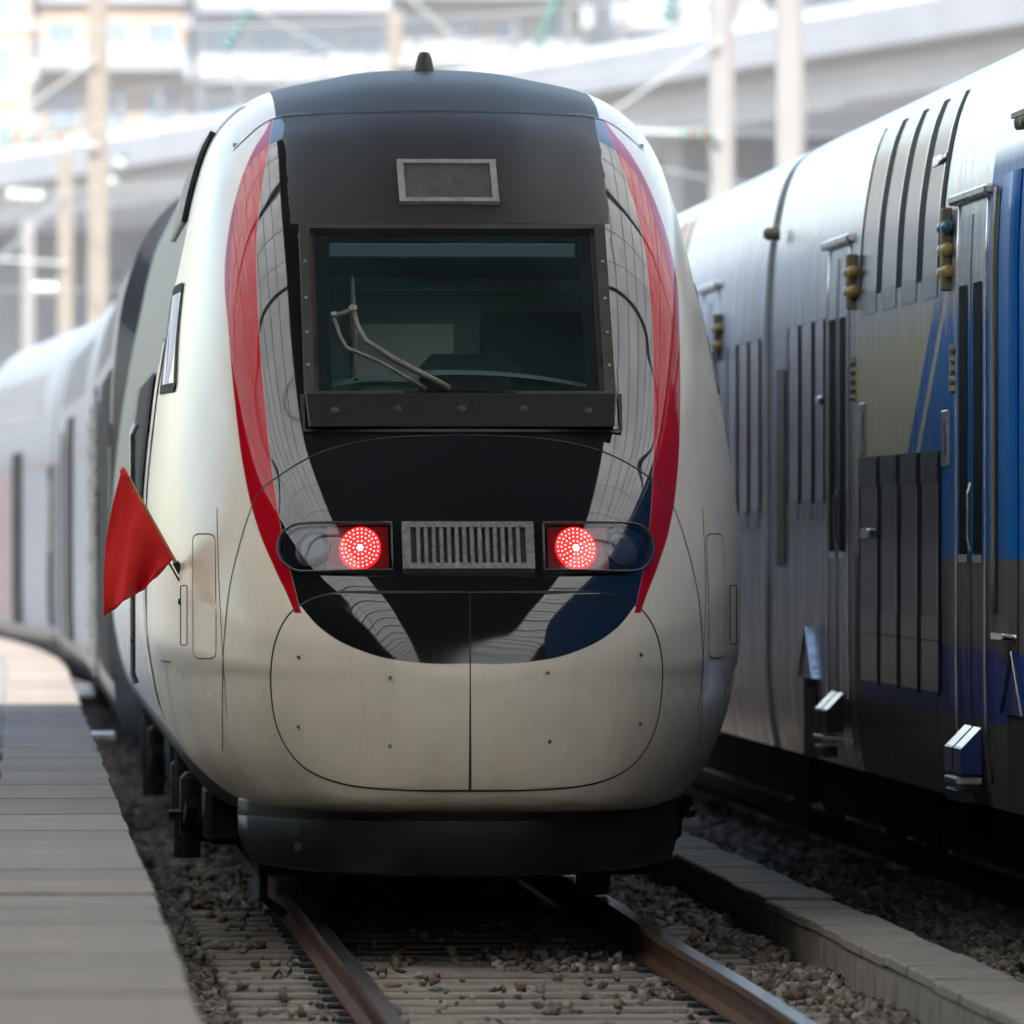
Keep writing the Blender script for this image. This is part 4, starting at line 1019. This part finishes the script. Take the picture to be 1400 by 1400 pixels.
for x in range(-88, 30, 9): MB().box((x - .5, -8.9, -.6), (x + .5, -8.5, 11.1)).build('pilaster', 'concrete_light', wl_)

# buildings
def building(x0, x1, y, ztop_, mat, label, floors, cols, glass, balcony=None, roof=None, zb=-.6, depth=14):
    b_ = thing('apartment_building', label, 'building', ((x0 + x1) / 2, y, 0), 0, 'buildings behind the viaduct')
    w = (x1 - x0) / 2; MB().box((-w, 0, zb), (w, depth, ztop_)).build('wall', mat, b_)
    MB().box((-w - .3, -.35, ztop_), (w + .3, depth + .3, ztop_ + .35)).build('cornice', 'plaster_white', b_)
    if roof: MB().extrude([(-w - .4, ztop_ + .35), (w + .4, ztop_ + .35), (w * .7, ztop_ + 2.6), (-w * .7, ztop_ + 2.6)], lambda p, t: (p[0], t, p[1]), -.4, depth + .4).build('roof', roof, b_)
    fh = 3.1; zt_ = ztop_ - .7; cw_ = 2 * w / cols
    wm = MB().box((-.62, -.03, -.8), (.62, .0, .8)).build('w', glass); wme = wm.data; bpy.data.objects.remove(wm)
    fm = MB().box((-.75, -.10, -.92), (.75, -.02, -.80)).box((-.75, -.10, .80), (.75, -.02, .92)).box((-.75, -.10, -.8), (-.62, -.02, .8)).box((.62, -.10, -.8), (.75, -.02, .8)).box((-.04, -.08, -.8), (.04, -.03, .8)).build('f', 'plaster_white'); fme = fm.data; bpy.data.objects.remove(fm)
    for f in range(floors):
        zc = zt_ - 1.0 - f * fh
        for c in range(cols):
            o = link('window', wme, b_); o.location = (-w + cw_ * (c + .5), 0, zc); link('window_frame', fme, o)
        if balcony and f % balcony == 0:
            MB().box((-w, -1.3, zc - 1.35), (w, -.002, zc - 1.15)).build('balcony_slab', 'plaster_white', b_)
            MB().box((-w, -1.32, zc - 1.15), (w, -1.24, zc - .2)).build('balcony_rail', 'plaster_white', b_)
        else: MB().box((-w, -.12, zc - 1.42), (w, -.002, zc - 1.22)).build('string_course', 'plaster_white', b_)
building(-16, -1.4, 400, 27, 'plaster_cream', 'cream building at the far left with a red tiled roof', 8, 5, 'window_blue', None, 'roof_red')
building(-1.0, 5.6, 410, 25.6, 'plaster_cream', 'cream yellow apartment block with white balcony bands behind the tall mast', 8, 3, 'window_blue', 2)
building(6.0, 14.5, 404, 31, 'plaster_white', 'white apartment block with long balconies behind the nose antenna', 9, 4, 'window_blue', 1)
building(15.0, 23.5, 412, 29, 'plaster_yellow', 'pale yellow block above the black forehead of the train', 9, 4, 'window_blue', 1)
building(24.0, 30.5, 398, 33, 'plaster_white', 'white narrow block left of the twin masts on the right', 10, 3, 'window_blue', 2)
building(31.0, 47, 405, 30, 'plaster_grey', 'light grey building above the viaduct at the upper right', 9, 7, 'window_blue', 1)
building(-70, 120, 520, 46, 'plaster_white', 'tall white slab block farthest back closing the skyline', 14, 40, 'window_blue', 1)

# masts with insulators
def mast(x, y, h, w, label, mat, arm=None, arm_z=8.5):
    m = thing('catenary_mast', label, 'mast', (x, y, -.6), 0, 'catenary masts')
    MB().box((-w / 2, -.12, 0), (-w / 2 + .03, .12, h)).box((w / 2 - .03, -.12, 0), (w / 2, .12, h)).box((-w / 2 + .03, -.012, 0), (w / 2 - .03, .012, h)).build('column', mat, m)
    MB().box((-w, -.4, 0), (w, .4, .5)).build('foot', 'concrete_light', m)
    if arm:
        MB().tube([(0, -.14, arm_z), (arm, -.14, arm_z + .1)], .035, 8).build('arm', 'wire', m); MB().tube([(0, -.14, arm_z + 1.6), (arm * .9, -.14, arm_z + .15)], .025, 8).build('stay', 'wire', m)
mast(-.56, 165, 16, .36, 'tall beige catenary mast standing above the flag and left cars', 'mast_beige', -2.2, 9.4)
mast(-.90, 210, 11.15, .34, 'shorter beige mast just left of the tall beige mast', 'mast_beige', -1.6, 8.6)
mast(-1.72, 230, 10.3, .30, 'lowest pale mast near the left edge above the cars', 'mast_grey')
mast(5.85, 190, 13.3, .30, 'beige mast rising behind the roof left of the antenna', 'mast_beige', 1.8, 12.2)
mast(9.55, 150, 15, .40, 'left one of the two pale masts above the double-deck train', 'mast_grey', -2.4, 8.95)
mast(9.83, 140, 15, .42, 'right one of the two pale masts above the double-deck train', 'mast_grey')
mast(1.6, 300, 14.5, .3, 'thin white mast before the cream buildings at the upper left', 'mast_grey')
mast(19.0, 175, 16, .16, 'thin pale pole rising behind the silver roof on the right', 'mast_grey')
def insulator(a, b_, label, mats, n=5):
    a, b_ = Vector(a), Vector(b_); d = (b_ - a)
    t = thing('insulator', label, 'insulator', a, 0, 'insulator strings'); 
    MB().tube([(0, 0, 0), d], .03, 8).build('rod', 'insul_brown', t)
    for i in range(n):
        MB().lathe([(.03, -.05), (.12, -.02), (.13, .01), (.05, .05)], d * ((i + .5) / n), d, 12).build('disc', mats[i % len(mats)], t, True)
insulator((-2.32, 164.5, 8.92), (-1.14, 164.5, 8.92), 'teal and brown insulator string left of the tall mast', ['insul_teal', 'insul_brown'], 6)
insulator((-2.2, 165, 7.9), (-1.55, 165, 7.88), 'white glass insulator string below the teal one at the left', ['insul_glass'], 5)
insulator((-1.75, 165, 6.22), (-1.3, 165, 6.22), 'small white insulator near the lowest left mast', ['insul_glass'], 4)
insulator((1.7, 165, 10.5), (2.2, 165, 11.3), 'slanting teal insulator string above the left shoulder of the nose', ['insul_teal'], 6)
insulator((8.87, 149.5, 8.33), (9.42, 149.5, 8.33), 'teal and brown insulator string beside the twin masts', ['insul_teal', 'insul_brown'], 5)
insulator((6.5, 150, 9.8), (6.9, 150, 10.7), 'slanting teal insulator string above the train roof right of centre', ['insul_teal'], 6)
insulator((8.7, 150, 10.2), (8.75, 150, 10.9), 'upright teal insulator left of the twin masts', ['insul_teal'], 5)
insulator((.05, 210, 9.6), (.5, 210, 10.6), 'faint teal insulator string right of the tall mast', ['insul_teal', 'insul_glass'], 5)
for i, (x0, z0, x1, z1, lab) in enumerate([(-2.6, 7.9, 12, 9.1, 'thin wire strung low across the masts'), (-2.6, 9.0, 12, 10.3, 'thin wire strung across the upper background'), (1.9, 11.5, 7, 8.6, 'thin wire slanting down behind the train roof'), (6.4, 9.7, 12.2, 8.6, 'thin wire between the right insulators'), (-2.4, 6.2, 3, 6.6, 'lowest thin wire at the left'), (-2.6, 10.9, 12, 11.2, 'thin wire along the top edge of the view'), (2.4, 10.2, 12.6, 7.4, 'thin wire sloping down towards the silver roofs')]):
    mb = MB(); mb.tube([(x0 + (x1 - x0) * k / 8, 165 - 10 * (k / 8), z0 + (z1 - z0) * k / 8 - .25 * math.sin(math.pi * k / 8)) for k in range(9)], .014, 6); tag(mb.build('catenary_wire', 'wire'), lab, 'wire', 'catenary wires')

# ------------------------------------------------------------------ bright summer haze
hz = MB().box((-120, -110, -1.7), (150, 560, 52)).build('haze', 'wire'); hz['kind'] = 'stuff'; hz['label'] = 'thin bright haze filling the air over the tracks'; hz['category'] = 'haze'
hm = bpy.data.materials.new('haze'); hm.use_nodes = True; hn = hm.node_tree; hn.nodes.clear()
pv = hn.nodes.new('ShaderNodeVolumePrincipled'); pv.inputs['Color'].default_value = (.93, .96, 1, 1); pv.inputs['Density'].default_value = .0004; pv.inputs['Anisotropy'].default_value = .0
ho = hn.nodes.new('ShaderNodeOutputMaterial'); hn.links.new(pv.outputs[0], ho.inputs['Volume']); hz.data.materials.clear(); hz.data.materials.append(hm)
cy.volume_bounces = 0
